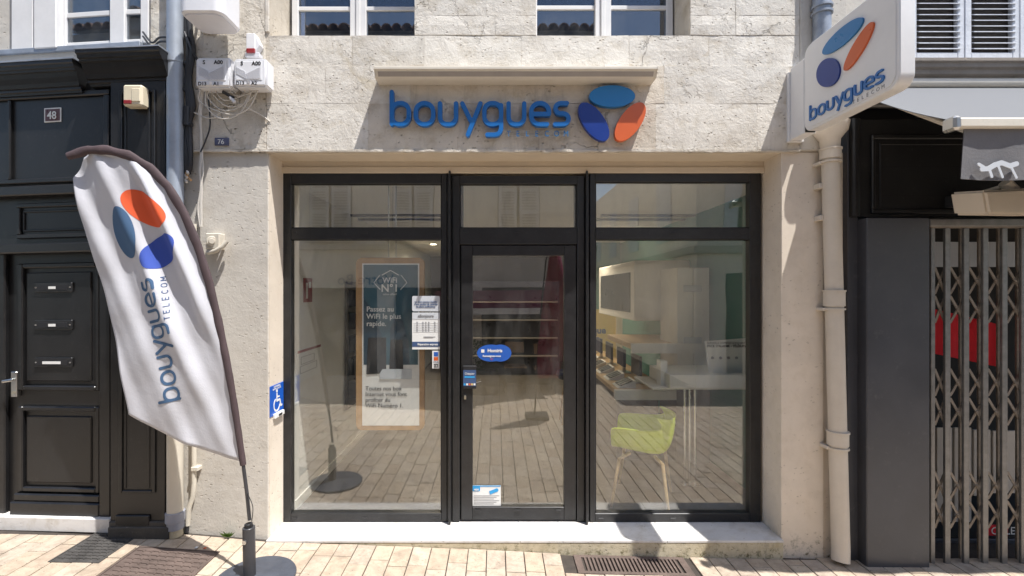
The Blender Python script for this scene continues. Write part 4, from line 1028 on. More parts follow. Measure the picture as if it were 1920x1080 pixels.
# floodlight on its arm
fl = thing('floodlight', 'pale floodlight on a swivel arm under the dark valance', 'floodlight', P(1890, 380, -.4))
Yl = -.35
v = [P(1846, 357, Yl), P(1990, 350, Yl), P(1975, 404, Yl), P(1854, 402, Yl)]
back = [Vector((p.x * .97 + .02, p.y + .16, p.z + .02)) for p in v]
MB().add(v + back, [(0, 1, 2, 3), (7, 6, 5, 4), (0, 4, 5, 1), (1, 5, 6, 2), (2, 6, 7, 3), (3, 7, 4, 0)]).build('housing', 'flood', fl, .014, True, 2)
MB().tube([P(1884, 342, -.28), P(1900, 358, -.28)], .035, 14).build('knuckle', 'flood', fl, smooth=True)
MB().tube([P(1803, 372, -.09), P(1890, 346, -.28)], .012, 10).build('arm', 'flood', fl)
MB().px(1786, 1808, 366, 388, -.09, -.029).build('mount', 'ink', fl, .004)

# ================================================================== FEATHER FLAG
YF = -.45; FX, FZ = X(474, YF), gz(X(474, YF))
ff = thing('feather_flag', 'white feather flag with plum sleeve and bouygues logo on a round base', 'flag', (FX, YF, FZ))
MB().lathe([(.02, .002), (.235, .002), (.240, .008), (.236, .017), (.05, .030), (.045, .032)], (FX + .012, YF, FZ), 48).build('base', 'base', ff, smooth=True)
MB().tube([(FX - .02, YF, FZ + .03), (FX - .025, YF, FZ + .33)], .036, 24).build('socket', 'pole', ff, .002, smooth=True)
MB().tube([(FX - .025, YF, FZ + .325), (FX - .027, YF, FZ + .352)], .024, 18).build('collar', 'ink', ff, .003, smooth=True)
MB().tube([(FX - .03, YF - .034, FZ + .255), (FX - .03, YF - .046, FZ + .255)], .013, 14).build('bolt', 'steel', ff)
def FP(px, py, dy=0): q = P(px, py, YF); q.y += dy; return q
polepts = [(468, 975), (463, 925), (456, 872), (447, 810), (437, 745), (424, 672), (409, 600), (392, 530), (371, 462), (345, 400), (315, 350), (280, 314), (240, 291), (200, 281), (165, 281), (128, 293)]
MB().tube([FP(*q) for q in polepts], [.011] * 3 + [.009] * 6 + [.006] * 7, 10).build('pole', 'pole', ff, smooth=True)
wire([(464, 925, YF - .012), (474, 950, YF - .03), (472, 978, YF - .038)], .0025, 5).build('cord', 'ink', ff)
def fold(x, y):
    """how far the cloth bellies towards the street at a place on it (photograph reading)"""
    s_ = .90 * (x - 200) - .43 * (y - 290); k = s_ / 74.0
    amp = .034 * min(1, max(.25, (880 - y) / 420.0)) 
    amp *= min(1, max(.42, (x - 222 - (y - 430) * .17) / 55))
    h = amp * (math.sin(2 * math.pi * k + .5 + (y - 290) * .0022) +   .25 * math.sin(4.3 * math.pi * k + 1.2 + y * .004))
    h += .006 * math.sin(.035 * x + .05 * y) * .5 + .010 * math.sin((y - 560) * .013 + x * .01)
    h += .16 * .0033 * max(0, 262 + (y - 430) * .22 - x)
    return h
Lp = [(146, 292), (124, 330), (147, 440), (170, 520), (188, 590), (209, 680), (231, 781)]
Rp = [(170, 283), (240, 293), (290, 325), (335, 388), (369, 462), (392, 535), (409, 605), (424, 680), (437, 750), (447, 815), (453, 866)]
def along(pl, t):
    d = [0]
    for (a, b), (c, e) in zip(pl[:-1], pl[1:]): d.append(d[-1] + math.hypot(c - a, e - b))
    s_ = t * d[-1]
    return np.interp(s_, d, [p[0] for p in pl]), np.interp(s_, d, [p[1] for p in pl])
NU, NV = 60, 90; v = []; f = []
for j in range(NV + 1):
    a = along(Lp, j / NV); b = along(Rp, j / NV)
    for i in range(NU + 1):
        u = i / NU; x_ = a[0] + (b[0] - a[0]) * u; y_ = a[1] + (b[1] - a[1]) * u + 8 * math.sin(math.pi * u) * (j / NV) ** 3
        att = min(1, (1 - u) * 6 + .15)
        v.append(FP(x_, y_, fold(x_, y_) * att))
for j in range(NV):
    for i in range(NU): k = j * (NU + 1) + i; f.append((k, k + 1, k + NU + 2, k + NU + 1))
cl = MB().add(v, f).build('cloth', 'fabric', ff, smooth=True)
so = cl.modifiers.new('thickness', 'SOLIDIFY'); so.thickness = .0012; so.offset = 1
def cloth_y(x, y):
    return YF + fold(x, y)
def fmap(x, y, d): q = P(x, y, YF); return (q.x, YF + fold(x, y) - .0035, q.z)
# sleeve along the pole
sv = []; sf = []; n = 12; pp = polepts[2:]
cen = []
for i in range(len(pp) - 1):
    for k in range(4):
        t = k / 4; cen.append((pp[i][0] + (pp[i + 1][0] - pp[i][0]) * t, pp[i][1] + (pp[i + 1][1] - pp[i][1]) * t))
cen.append(pp[-1]); tot = len(cen)
for i, c in enumerate(cen):
    a = cen[max(i - 1, 0)]; b = cen[min(i + 1, tot - 1)]; tx, ty = b[0] - a[0], b[1] - a[1]; L = math.hypot(tx, ty)
    nx, ny = -ty / L, tx / L; t = i / (tot - 1); hw = 5.6 + 2.8 * min(1, t * 2) + (1.2 * math.sin(i * 1.3)) * t
    for j in range(n):
        an_ = 2 * math.pi * j / n; q = FP(c[0] + nx * hw * math.cos(an_), c[1] + ny * hw * math.cos(an_)); q.y += (.015 + .003 * math.sin(i * 2.1)) * math.sin(an_); sv.append(q)
for i in range(tot - 1):
    for j in range(n): k = i * n + j; k2 = i * n + (j + 1) % n; sf.append((k, k2, k2 + n, k + n))
sf += [tuple(range(n))[::-1], tuple((tot - 1) * n + j for j in range(n))]
MB().add(sv, sf).build('sleeve', 'pocket', ff, smooth=True)
# prints on the cloth
for mname, cx_, cy_, a_, b_, t_ in (('fblue1', 229, 435, 50, 23, R(74)), ('fred', 270, 390, 52, 26, R(33)), ('fblue2', 298, 471, 40, 27, R(-40))):
    fn, *bb = ell_field(cx_, cy_, a_, b_, t_)
    field_mesh(fn, *bb, 2.5, fmap, False).build('printed_oval', mname, cl, smooth=True)
# lettering runs up the cloth, leaning with it
O = np.array([341.0, 749.0]); A = np.array([290.0, 519.0]) - O; sc = np.linalg.norm(A) / 1212; ua = A / np.linalg.norm(A); ub = np.array([ua[1], -ua[0]])
def lmap(x, y, d):
    q = O + ua * x * sc + ub * y * sc * .98; return fmap(q[0], q[1], 0)
for ch, polys in LETTERS:
    fn, *bb = letter_field(polys, 14)
    field_mesh(fn, *bb, 7, lmap, False).build('printed_letter', 'fblue1', cl, smooth=True)
TEL = [('T', [[(0, 40), (28, 40)], [(14, 40), (14, 0)]]), ('E', [[(24, 40), (0, 40), (0, 0), (24, 0)], [(0, 20), (20, 20)]]), ('L', [[(0, 40), (0, 0), (22, 0)]]), ('E', [[(24, 40), (0, 40), (0, 0), (24, 0)], [(0, 20), (20, 20)]]),
       ('C', [[(28, 36), (14, 40), (2, 30), (0, 20), (2, 10), (14, 0), (28, 4)]]), ('O', [rrect(0, 0, 34, 40, 16)]), ('M', [[(0, 0), (0, 40), (17, 12), (34, 40), (34, 0)]])]
for k, (ch, polys) in enumerate(TEL):
    polys = [[(x + 780 + k * 64, y - 82) for x, y in p] for p in polys]
    fn, *bb = letter_field(polys, 3.4)
    field_mesh(fn, *bb, 4, lmap, False).build('printed_letter', 'navy', cl)

# ================================================================== SHOP INTERIOR
ZI = ZS - .004; ZCI = ZC + .86; XIL, XIR, YI0, YI1 = -1.64, 2.25, .32, 8.4
struct(MB().box(XOL - .1, XIR + .2, .442, YI1, ZI - .08, ZI).build('shop_floor', 'ifloor'))
struct(MB().box(XOL - .1, XIR + .2, .42, YI1, ZCI, ZCI + .06).build('shop_ceiling', 'iceil'))
struct(MB().box(XIL - .1, XIL, .321, YI1, ZI, ZCI).build('shop_wall_left', 'iwhite'))
struct(MB().box(XIR, XIR + .1, .4215, YI1, ZI, ZCI).build('shop_wall_right', 'teal'))
struct(MB().box(XIL - .1, XIR + .1, YI1, YI1 + .1, ZI, ZCI).build('shop_wall_back', 'iback'))
struct(MB().box(XIL, XOR - .01, .3205, .42, ZF1 + .0, ZCI + .05).build('shop_wall_front', 'iwhite'))
struct(MB().box(XIL, XIL + .012, .45, 3.0, ZI, ZI + .08).build('skirting', 'iwhite'))
def at(px, py, Y): return P(px, py, Y)
# yellow partition with word ending
yp = thing('yellow_partition', 'yellow partition wall with dark lettering at the back of the shop', 'partition', (2.2 * .75, 5.0, ZI))
MB().box(X(1060, 5), X(1163, 5), 5.0, 5.12, ZI, Z(580, 5)).build('panel', 'yellow', yp); MB().box(X(1060, 5), X(1163, 5), 5.0, 5.12, Z(579.8, 5), ZCI).build('band', 'teal', yp)
ptext('lettering', 'que', 1136, 625, 4.995, 12, 'navy', yp, 'RIGHT', bold=.006)
pp_ = MB().box(X(1155, 4.98), X(1168, 4.98), 4.95, 4.995, ZI, Z(575, 4.98)); pp_.build('post', 'header', yp)
# dark shelving at the back, seen through the door
ds = thing('back_shelving', 'dark shelving unit with white top rows at the back of the shop', 'shelving', (0, 6.5, ZI))
MB().box(-1.1, 1.35, 6.6, 6.9, ZI, ZC + .2).build('carcass', 'dark', ds)
for k in range(4): MB().box(-1.05, 1.3, 6.45, 6.6, ZI + .4 + k * .38, ZI + .42 + k * .38).build('shelf', 'iback', ds)
rs_ = random.Random(21)
# accessory rack left
ar = thing('accessory_rack', 'black accessory rack with hanging packs on the left shop wall', 'rack', (XIL + .1, 2.2, ZI))
MB().box(XIL + .001, XIL + .03, 1.7, 3.4, ZI + .5, ZC + .1).build('back_board', 'iback', ar)
ra_ = random.Random(9)
for j in range(5):
    for i in range(9):
        y_ = 1.75 + i * .18; z_ = ZI + .62 + j * .25
        MB().box(XIL + .03, XIL + .03 + ra_.uniform(.05, .12), y_, y_ + .11, z_, z_ + .18).build('hanging_pack', ('dark', 'ink', 'iback', 'paperg')[ra_.randrange(4)])
        tag(COL.objects[-1], 'small dark pack hanging on the accessory rack in the shop', 'pack', 'packs hanging on the accessory rack')
# notices on the left wall
def wallnote(name, lab, cat, y0, y1, z0, z1, m):
    o = thing(name, lab, cat, (XIL, (y0 + y1) / 2, z0)); MB().box(XIL + .0005, XIL + .006, y0, y1, z0, z1).build('board', m, o); return o
fx = wallnote('extinguisher_sign', 'red fire extinguisher sign on the left shop wall', 'sign', .62, .80, Z(567, .62), Z(521, .62), 'darkred')
MB().box(XIL + .0065, XIL + .008, .66, .70, Z(560, .62), Z(530, .62)).build('symbol', 'paper', fx); MB().box(XIL + .0065, XIL + .008, .72, .77, Z(540, .62), Z(528, .62)).build('symbol', 'paper', fx)
ev = wallnote('evacuation_plan', 'white evacuation plan with red title bar on the left shop wall', 'plan', .47, 1.02, Z(718, .5), Z(656, .5), 'paper')
zz0, zz1 = Z(718, .5), Z(656, .5)
MB().box(XIL + .0065, XIL + .0075, .49, 1.0, zz1 - .032, zz1 - .010).build('title_bar', 'darkred', ev)
for a, b, c, d in ((.56, .84, .10, .16), (.54, .90, .175, .235)):
    for q in ((a, b, c, c + .003), (a, b, d, d + .003), (a, a + .006, c, d), (b, b + .006, c, d)): MB().box(XIL + .0065, XIL + .0075, q[0], q[1], zz1 - q[3] + .06 - .03, zz1 - q[2] + .06 - .03).build('plan_line', 'grey', ev)
# poster stand behind the left pane
Yp_ = .37
po = thing('poster_stand', 'oak framed advertising poster hanging behind the left pane', 'poster', P(731, 806, Yp_))
fr = MB().prism([(x, Yp_, z) for x, z in rrect(X(667, Yp_), Z(807, Yp_), X(796, Yp_), Z(483, Yp_), .05, 6)[:-1]], (0, 0, 0), (0, .035, 0)); fr.build('frame', 'wood', po, .004)
MB().px(679, 786, 494, 798, Yp_ - .003, Yp_ + .001).build('print_border', 'posterwhite', po)
MB().px(681.5, 783.5, 496.5, 684, Yp_ - .005, Yp_ - .0035).build('blue_field', 'posterblue', po)
lf = MB().prism([P(q[0], q[1], Yp_ - .0065) for q in ((683, 560), (700, 585), (716, 630), (722, 683), (683, 683))], (0, 0, 0), (0, .001, 0)); lf.build('dark_leaf', 'posterdark', po)
lf = MB().prism([P(q[0], q[1], Yp_ - .0065) for q in ((736, 683), (731, 620), (742, 590), (755, 600), (766, 640), (768, 683))], (0, 0, 0), (0, .001, 0)); lf.build('dark_leaf', 'posterdark', po)
MB().prism([P(q[0], q[1], Yp_ - .0085) for q in ((690, 633), (724, 633), (724, 700), (687, 702))], (0, 0, 0), (0, .001, 0)).build('printed_router', 'ink', po)
MB().prism([P(q[0], q[1], Yp_ - .0085) for q in ((732, 637), (755, 637), (756, 692), (730, 692))], (0, 0, 0), (0, .001, 0)).build('printed_router', 'ink', po)
MB().prism([P(q[0], q[1], Yp_ - .0105) for q in ((717, 692), (772, 692), (772, 711), (712, 711), (712, 700))], (0, 0, 0), (0, .001, 0)).build('printed_box', 'paperg', po)
YT = Yp_ - .008
ptext('lettering', 'WiFi', 731, 530, YT, 10, 'paper', po, 'CENTER', bold=.0008); ptext('lettering', 'N°1', 731, 547, YT, 14, 'paper', po, 'CENTER', bold=.0012); ptext('lettering', 'selon nPerf', 731, 553.5, YT, 4, 'paper', po, 'CENTER')
for q in (((716, 516), (732, 507), (748, 516)), ((712, 516), (701, 530), (713, 543)), ((752, 516), (763, 530), (751, 543))): MB().tube([P(a, b, YT) for a, b in q], .0035, 6).build('chevron', 'paper', po)
for k, s_ in enumerate(('Passez au', 'WiFi le plus', 'rapide.')): ptext('lettering', s_, 687, 584 + k * 13.6, YT, 9.5, 'paper', po, bold=.0009, sx=1.0)
for k, s_ in enumerate(('Toutes nos box', 'Internet vous font', 'profiter du', 'WiFi Numéro 1.')): ptext('lettering', s_, 685, 732 + k * 10.7, YT, 7.6, 'ink', po, bold=.0001, sx=.98)
MB().box(X(728, Yp_) - .004, X(728, Yp_) + .004, Yp_ + .01, Yp_ + .018, Z(484, Yp_), ZCI).build('hanger', 'steel', po); MB().box(X(742, Yp_) - .004, X(742, Yp_) + .004, Yp_ + .01, Yp_ + .018, Z(484, Yp_), ZCI).build('hanger', 'steel', po)
# counters, display blocks, cabinet on the right
ct = thing('oak_counter', 'long oak topped counter with tablets along the right of the shop', 'counter', (1.5, 3.0, ZI))
zc_ = Z(735, 1.15)
MB().box(1.18, 1.75, 1.25, 4.6, zc_ - .05, zc_).build('top', 'woodpale', ct, .004)
MB().box(1.28, 1.72, 1.6, 4.5, ZI, zc_ - .051).build('carcass', 'iback', ct); MB().box(1.16, 1.76, 1.2, 1.249, zc_ - .09, zc_ + .005).build('end_panel', 'iwhite', ct)
for k in range(7):
    y_ = 1.32 + k * .42
    o = MB().add([(1.22, y_, zc_ + .001), (1.40, y_, zc_ + .075), (1.40, y_ + .24, zc_ + .075), (1.22, y_ + .24, zc_ + .001), (1.22, y_, zc_), (1.40, y_, zc_), (1.40, y_ + .24, zc_), (1.22, y_ + .24, zc_)], [(0, 1, 2, 3), (7, 6, 5, 4), (0, 4, 5, 1), (1, 5, 6, 2), (2, 6, 7, 3), (3, 7, 4, 0)]).build('display_stand', 'paper')
    tag(o, 'white sloping phone stand on the oak counter', 'display stand', 'phone stands on the oak counter')
    for q in range(3):
        a = y_ + .02 + q * .07
        p = MB().add([(1.245, a, zc_ + .016), (1.375, a, zc_ + .069), (1.375, a + .05, zc_ + .069), (1.245, a + .05, zc_ + .016), (1.243, a, zc_ + .022), (1.373, a, zc_ + .075), (1.373, a + .05, zc_ + .075), (1.243, a + .05, zc_ + .022)], [(3, 2, 1, 0), (4, 5, 6, 7), (0, 1, 5, 4), (1, 2, 6, 5), (2, 3, 7, 6), (3, 0, 4, 7)]).build('display_phone', 'dark')
        tag(p, 'black phone laid on a white sloping stand', 'phone', 'phones on the counter stands')
for k in range(5):
    y_ = 1.5 + k * .6
    o = thing('counter_monitor', 'dark monitor on a short foot at the back of the oak counter', 'monitor', (1.56, y_, zc_), 'monitors on the oak counter')
    MB().box(1.49, 1.52, y_, y_ + .30, zc_ + .08, zc_ + .29).build('screen', ('dark', 'navyplastic')[k % 2], o, .005); MB().box(1.515, 1.55, y_ + .12, y_ + .18, zc_, zc_ + .12).build('foot', 'steel', o); MB().box(1.47, 1.60, y_ + .06, y_ + .24, zc_, zc_ + .008).build('base', 'steel', o)
MB().box(1.42, 2.24, 1.5, 2.6, zc_ + .36, zc_ + .42).build('upper_shelf', 'woodpale', ct, .004); MB().box(1.40, 2.24, 1.46, 1.499, zc_ + .33, zc_ + .43).build('shelf_end', 'iwhite', ct)
dt = thing('display_table', 'white display block on three chrome tubes beside the green wall', 'display table', (1.7, .95, ZI))
Yt_ = .75
MB().px(1256, 1402, 703, 728, Yt_, Yt_ + .55).build('block', 'iwhite', dt, .004)
MB().box(X(1220, Yt_ + .1), XIR - .01, Yt_ + .05, Yt_ + .6, Z(733, Yt_), Z(729, Yt_)).build('shelf', 'iwhite', dt, .003)
for x_ in (1284, 1293, 1303): MB().tube([(X(x_, .95), .95, ZI), (X(x_, .95), .95, Z(733, Yt_))], .012, 12).build('leg', 'chrome', dt, smooth=True)
MB().box(X(1278, .95), X(1309, .95), .90, 1.0, ZI, ZI + .012).build('foot_plate', 'chrome', dt)
MB().box(X(1234, .95), X(1246, .95), .88, .99, Z(728, .95), Z(675, .95)).build('price_card', 'paper', dt)
cbn = thing('white_cabinet', 'tall white cabinet with a dark split down its front', 'cabinet', (1.6, 1.5, ZI))
Yc = 1.5
MB().px(1270, 1299, 502, 720, Yc, Yc + .5).build('door', 'iwhite', cbn, .003); MB().px(1300.5, 1330, 502, 720, Yc, Yc + .5).build('door', 'iwhite', cbn, .003)
for y in (541, 638): MB().px(1282, 1316, y - 6, y + 6, Yc - .01, Yc + .0).build('label_plate', 'paperg', cbn, .004)
MB().box(X(1268, Yc), X(1331, Yc), Yc + .001, Yc + .49, ZI, Z(721, Yc)).build('plinth', 'iback', cbn)
tvp = thing('screen_wall', 'white angled screen surround on the right shop wall', 'screen', (1.72, 2.6, ZC))
MB().box(1.60, 2.245, 2.05, 3.9, ZC - .35, ZC + .35).build('surround', 'iwhite', tvp, .01); MB().box(1.592, 1.602, 2.2, 3.75, ZC - .26, ZC + .22).build('screen', 'dark', tvp, .003)
pb = thing('alarm_poster', 'white product board with pictograms standing on the display block', 'board', (1.85, .85, Z(703, .75)))
MB().prism([P(1322, 640, .86), P(1400, 634, .86), P(1400, 711, .86), P(1330, 703, .86)], (0, 0, 0), (0, .012, 0)).build('board', 'paper', pb)
ptext('lettering', 'SURVEILLE DOMICILE SOUS HAUTE', 1326, 645, .857, 4, 'ink', pb, sx=.85); ptext('lettering', 'PACK D’ALARME • TÉLÉSURV', 1326, 651, .857, 4.4, 'ink', pb, sx=.9, bold=.001)
for x_ in (1336, 1351, 1366, 1381): MB().tube([P(x_, 671, .852), P(x_, 671, .859)], .014, 6).build('pictogram', 'grey', pb)
# lime chair on oak legs
def chair_at(c, ang):
    o = thing('lime_chair', 'lime green plastic armchair on oak legs behind the right pane', 'chair', c)
    prof = [(.25, .445), (.22, .452), (.12, .445), (0, .43), (-.10, .425), (-.17, .44), (-.215, .49), (-.24, .57), (-.255, .66), (-.262, .75)]
    ns = 16; v = []; f = []; ca, sa = math.cos(ang), math.sin(ang)
    for k, (fw, z) in enumerate(prof):
        t = k / (len(prof) - 1)
        hw = .235 + .035 * math.sin(math.pi * min(1, t * 1.3)); rise = (.20 + .05 * min(1, t / .45)) * (1 - max(0, (t - .62) / .38) * .92)
        wrap = .16 * max(0, (t - .5) / .5)
        for j in range(ns + 1):
            s_ = -1 + 2 * j / ns; lat = hw * math.sin(s_ * 1.35) / math.sin(1.35); zz = z + rise * abs(s_) ** 3.0; ff_ = fw + wrap * abs(s_) ** 2.2
            v.append((c[0] + ff_ * ca - lat * sa, c[1] + ff_ * sa + lat * ca, c[2] + zz))
    for k in range(len(prof) - 1):
        for j in range(ns): q = k * (ns + 1) + j; f.append((q, q + 1, q + ns + 2, q + ns + 1))
    sh = MB().add(v, f).build('shell', 'lime', o, smooth=True)
    for p in sh.data.polygons: p.use_smooth = True
    m_ = sh.modifiers.new('t', 'SOLIDIFY'); m_.thickness = .008
    m_ = sh.modifiers.new('s', 'SUBSURF'); m_.levels = 1; m_.render_levels = 1
    for fw in (.19, -.17):
        for lt in (-1, 1):
            p0 = (fw * .55, lt * .10, .415); p1 = (fw * .95, lt * .20, .39); p2 = (fw * 1.25, lt * .25, 0)
            MB().tube([(c[0] + a * ca - b * sa, c[1] + a * sa + b * ca, c[2] + h) for a, b, h in (p0, p1, p2)], [.014, .015, .010], 10).build('leg', 'woodpale', o, smooth=True)
    MB().box(-.02, .02, -.02, .02, -.01, .01).v
    return o
chair_at((X(1207, .66), .66, ZI), R(158))
# navy stool further in
st = thing('navy_stool', 'navy bar stool with oak legs at the oak counter', 'stool', (1.02, 3.0, ZI))
MB().lathe([(.02, .58), (.17, .60), (.20, .66), (.19, .70), (.17, .665), (.02, .63)], (1.02, 3.0, ZI), 20).build('seat', 'navyplastic', st, smooth=True)
for a in range(4): MB().tube([(1.02 + .10 * math.cos(R(45 + 90 * a)), 3 + .10 * math.sin(R(45 + 90 * a)), ZI + .60), (1.02 + .19 * math.cos(R(45 + 90 * a)), 3 + .19 * math.sin(R(45 + 90 * a)), ZI)], .012, 8).build('leg', 'wood', st)
# ceiling tracks and lit downlights
tr = []
for Yk, a, b in ((1.9, 640, 830), (2.2, 660, 826), (1.9, 1128, 1350), (2.2, 1120, 1320)):
    o = MB().box(X(a, Yk), X(b, Yk), Yk, Yk + .05, ZCI - .025, ZCI + .002).build('ceiling_track', 'dark')
    tag(o, 'dark lighting track under the shop ceiling', 'light track', 'ceiling lighting tracks')
for k, (x_, y_) in enumerate(((-.95, 4.2), (-.85, 6.2), (.1, 3.4), (.1, 5.6), (1.35, 3.6), (1.15, 5.0), (1.0, 6.4), (-1.15, 5.2))):
    o = thing('downlight', 'small lit round downlight in the shop ceiling', 'downlight', (x_, y_, ZCI), 'lit downlights in the shop ceiling')
    MB().tube([(x_, y_, ZCI - .012), (x_, y_, ZCI + .002)], .075, 20).build('rim', 'iceil', o); MB().tube([(x_, y_, ZCI - .014), (x_, y_, ZCI - .0125)], .055, 20).build('lamp_disc', 'lamp', o)
    ld = bpy.data.lights.new('lamp_light', 'SPOT'); ld.energy = 36; ld.color = (1, .84, .62); ld.spot_size = R(150); ld.spot_blend = .8; ld.shadow_soft_size = .06
    lo = bpy.data.objects.new('lamp_light', ld); link(lo, o); lo.location = (x_, y_, ZCI - .03)

# ================================================================== NOTICES ON THE GLASS
YK = .2795
def sticker(name, lab, cat, px, py): return thing(name, lab, cat, P(px, py, YK))
def sheet(name, m, par, a, b, t, d, k=0, r=0):
    y = YK - .0015 * (k + 1)
    if r:
        pts = [(x, y, z) for x, z in rrect(X(a, YG), Z(d, YG), X(b, YG), Z(t, YG), r, 4)[:-1]]; return MB().prism(pts, (0, 0, 0), (0, .001, 0)).build(name, m, par)
    return MB().box(X(a, YG), X(b, YG), y, y + .001, Z(d, YG), Z(t, YG)).build(name, m, par)
def stext(s_, px, py, h, m, par, k=2, align='CENTER', sx=1, bold=0):
    return text('lettering', s_, (X(px, YG), YK - .0015 * k - .0008, Z(py, YG)), h / .70 * (DW + YG) / F, m, par, align=align, sx=sx, bold=bold, ext=.0003)
n1 = sticker('notice_card', 'pale grey notice card with rounded corner stuck above the opening hours', 'notice', 798, 570)
sheet('card', 'paperg', n1, 771.5, 824, 555, 584, 0, .012)
for k, s_ in enumerate(("Ici, nous sommes équipés", "d’une solution de contrôle", "de pièces justificatives.")): stext(s_, 797.5, 567.5 + k * 4.6, 3.1, 'navy', n1, sx=.92, bold=.0006)
n2 = sticker('opening_hours', 'white opening hours card headed Bonjour with navy band', 'notice', 798, 655)
sheet('card', 'paper', n2, 771.5, 824, 586.5, 656); sheet('heading', 'paperg', n2, 772, 823.5, 587, 599, 1); sheet('band', 'navy', n2, 771.8, 823.8, 641.5, 651, 1)
stext('«Bonjour»', 797.5, 595, 5, 'grey', n2, 2.6, bold=.001); stext('Réparation express', 801, 648, 3.8, 'paper', n2, 2.6, sx=.9, bold=.0006)
for i in range(6):
    for x_ in (781, 792, 797.5, 803, 814.5): sheet('table_entry', 'grey', n2, x_ - 1.3, x_ + 1.3, 604 + i * 3.3, 605.2 + i * 3.3, 1)
    sheet('table_rule', 'paperg', n2, 774, 822, 606.3 + i * 3.3, 606.6 + i * 3.3, 1)
sheet('small_print', 'grey', n2, 793, 815, 631.8, 632.6, 1); sheet('small_print', 'grey', n2, 793, 811, 633.6, 634.3, 1)
n3 = sticker('payment_sticker', 'narrow payment sticker with four card logos beside the mullion', 'sticker', 816, 690)
sheet('card', 'paper', n3, 809.5, 823, 658.5, 692)
for t, d, m in ((661, 669, 'stickerblue'), (670.5, 677, 'orange'), (683.5, 690, 'ink')): sheet('card_logo', m, n3, 812.5, 820.5, t, d, 1)
stext('VISA', 816.3, 682, 4, 'navy', n3, 2, sx=.9); stext('CB', 816.5, 688.8, 3.5, 'paper', n3, 3)
n4 = sticker('oval_sticker', 'blue oval sticker on the door glass', 'sticker', 926, 678)
for k, cxx in enumerate((938, 921)):  # rear oval draws the sticker's doubled reflection as a solid shape
    fn, *bb = ell_field(cxx, 663, 27 if k else 21, 16, 0)
    kk = k
    field_mesh(fn, *bb, 1.5, lambda x, y, d: (X(x, YG), YK - .0012 - .0012 * kk + d * .0008, Z(y, YG))).build('oval', 'stickerblue', n4)
stext('Homiris', 928, 661, 6, 'paper', n4, 2.4, bold=.0012); stext('Renseignez-vous', 922, 670, 3.6, 'paper', n4, 2.4, bold=.0006); stext('ICI', 922, 676, 3.2, 'orange', n4, 2.4)
sheet('emblem', 'paper', n4, 902, 908, 656, 662, 1.6)
n5 = sticker('alarm_notice', 'white and blue alarm notice low on the door glass', 'notice', 911, 950)
sheet('card', 'paper', n5, 885.5, 939, 913, 951.5); sheet('cyan_corner', 'stickercyan', n5, 886, 900, 913.5, 924, 1, .01); sheet('cyan_band', 'stickercyan', n5, 886, 938.5, 913.2, 915, 1.4)
stext('eps', 893, 922, 4.5, 'paper', n5, 3, bold=.0008); MB().prism([(X(a, YG), YK - .004, Z(b, YG)) for a, b in ((917, 924), (932, 918), (935, 921), (934, 924), (919, 930))], (0, 0, 0), (0, .001, 0)).build('camera_mark', 'stickercyan', n5)
for k in range(6): sheet('small_print', 'grey', n5, 888, 936 - 5 * (k % 3), 932 + k * 3.0, 932.7 + k * 3.0, 1)
n6_ = thing('digital_lock_sticker', 'dark blue sticker on the door lock case', 'sticker', P(880, 725, YG - .012))
YQ = Yd - .0185
MB().px(868.6, 892.5, 694, 724, YQ - .001, YQ).build('card', 'navy', n6_); ptext('lettering', 'Chéquier', 880.5, 702.5, YQ - .0015, 4, 'paper', n6_, 'CENTER', .85); MB().px(871, 890, 705.5, 708.5, YQ - .002, YQ - .001).build('colour_mark', 'stickercyan', n6_)
for k, m in enumerate(('stickercyan', 'paper', 'orange', 'yellow', 'paper')): MB().px(869.5 + k * 4.6, 873 + k * 4.6, 719, 722.5, YQ - .002, YQ - .001).build('colour_mark', m, n6_)
# blue access plate on the left reveal
XPL = XOL + .0055
acc = thing('access_plate', 'blue wheelchair access plate with bell on the left reveal', 'sign', (XPL, .14, Z(777, .1)))
z0a, z1a = Z(776, .14), Z(720, .14); ya, yb = .03, .245
MB().box(XPL, XPL + .004, ya, yb, z0a, z1a).build('plate', 'blueplate', acc, .001)
def rmap(x, y, d): return (XPL + .0055 - d * .0014, ya + .107 + x, z0a + y)
import functools
polys = [([(0, .150), (-.003, .100), (.045, .100), (.060, .052), (.078, .052)], .0075), ([(-.002, .128), (.035, .126)], .006)]
wheel = [(.022 * 0 + .046 * math.cos(a) - .002, .072 + .046 * math.sin(a)) for a in np.linspace(R(120), R(385 - 40), 24)]
polys.append((wheel, .0065))
fn = lambda gx, gy: np.minimum.reduce([seg_dist(gx, gy, p) - h for p, h in polys] + [np.hypot(gx + .001, gy - .172) - .012])
field_mesh(fn, -.08, .095, .015, .19, .004, rmap).build('wheelchair_symbol', 'paper', acc)
text('lettering', 'DEMANDE', (XPL + .005, ya + .107, z1a - .022), .022, 'paper', acc, (R(90), 0, R(90)), 'CENTER', .0004); text('lettering', 'RAMPE D’ACCÈS', (XPL + .005, ya + .107, z1a - .038), .018, 'paper', acc, (R(90), 0, R(90)), 'CENTER', .0004)
MB().box(XPL + .0005, XPL + .022, ya + .05, yb - .02, z0a - .022, z0a + .012).build('bell', 'paper', acc, .004); MB().box(XPL + .0225, XPL + .025, ya + .10, ya + .15, z0a - .012, z0a + .002).build('bell_button', 'ink', acc)

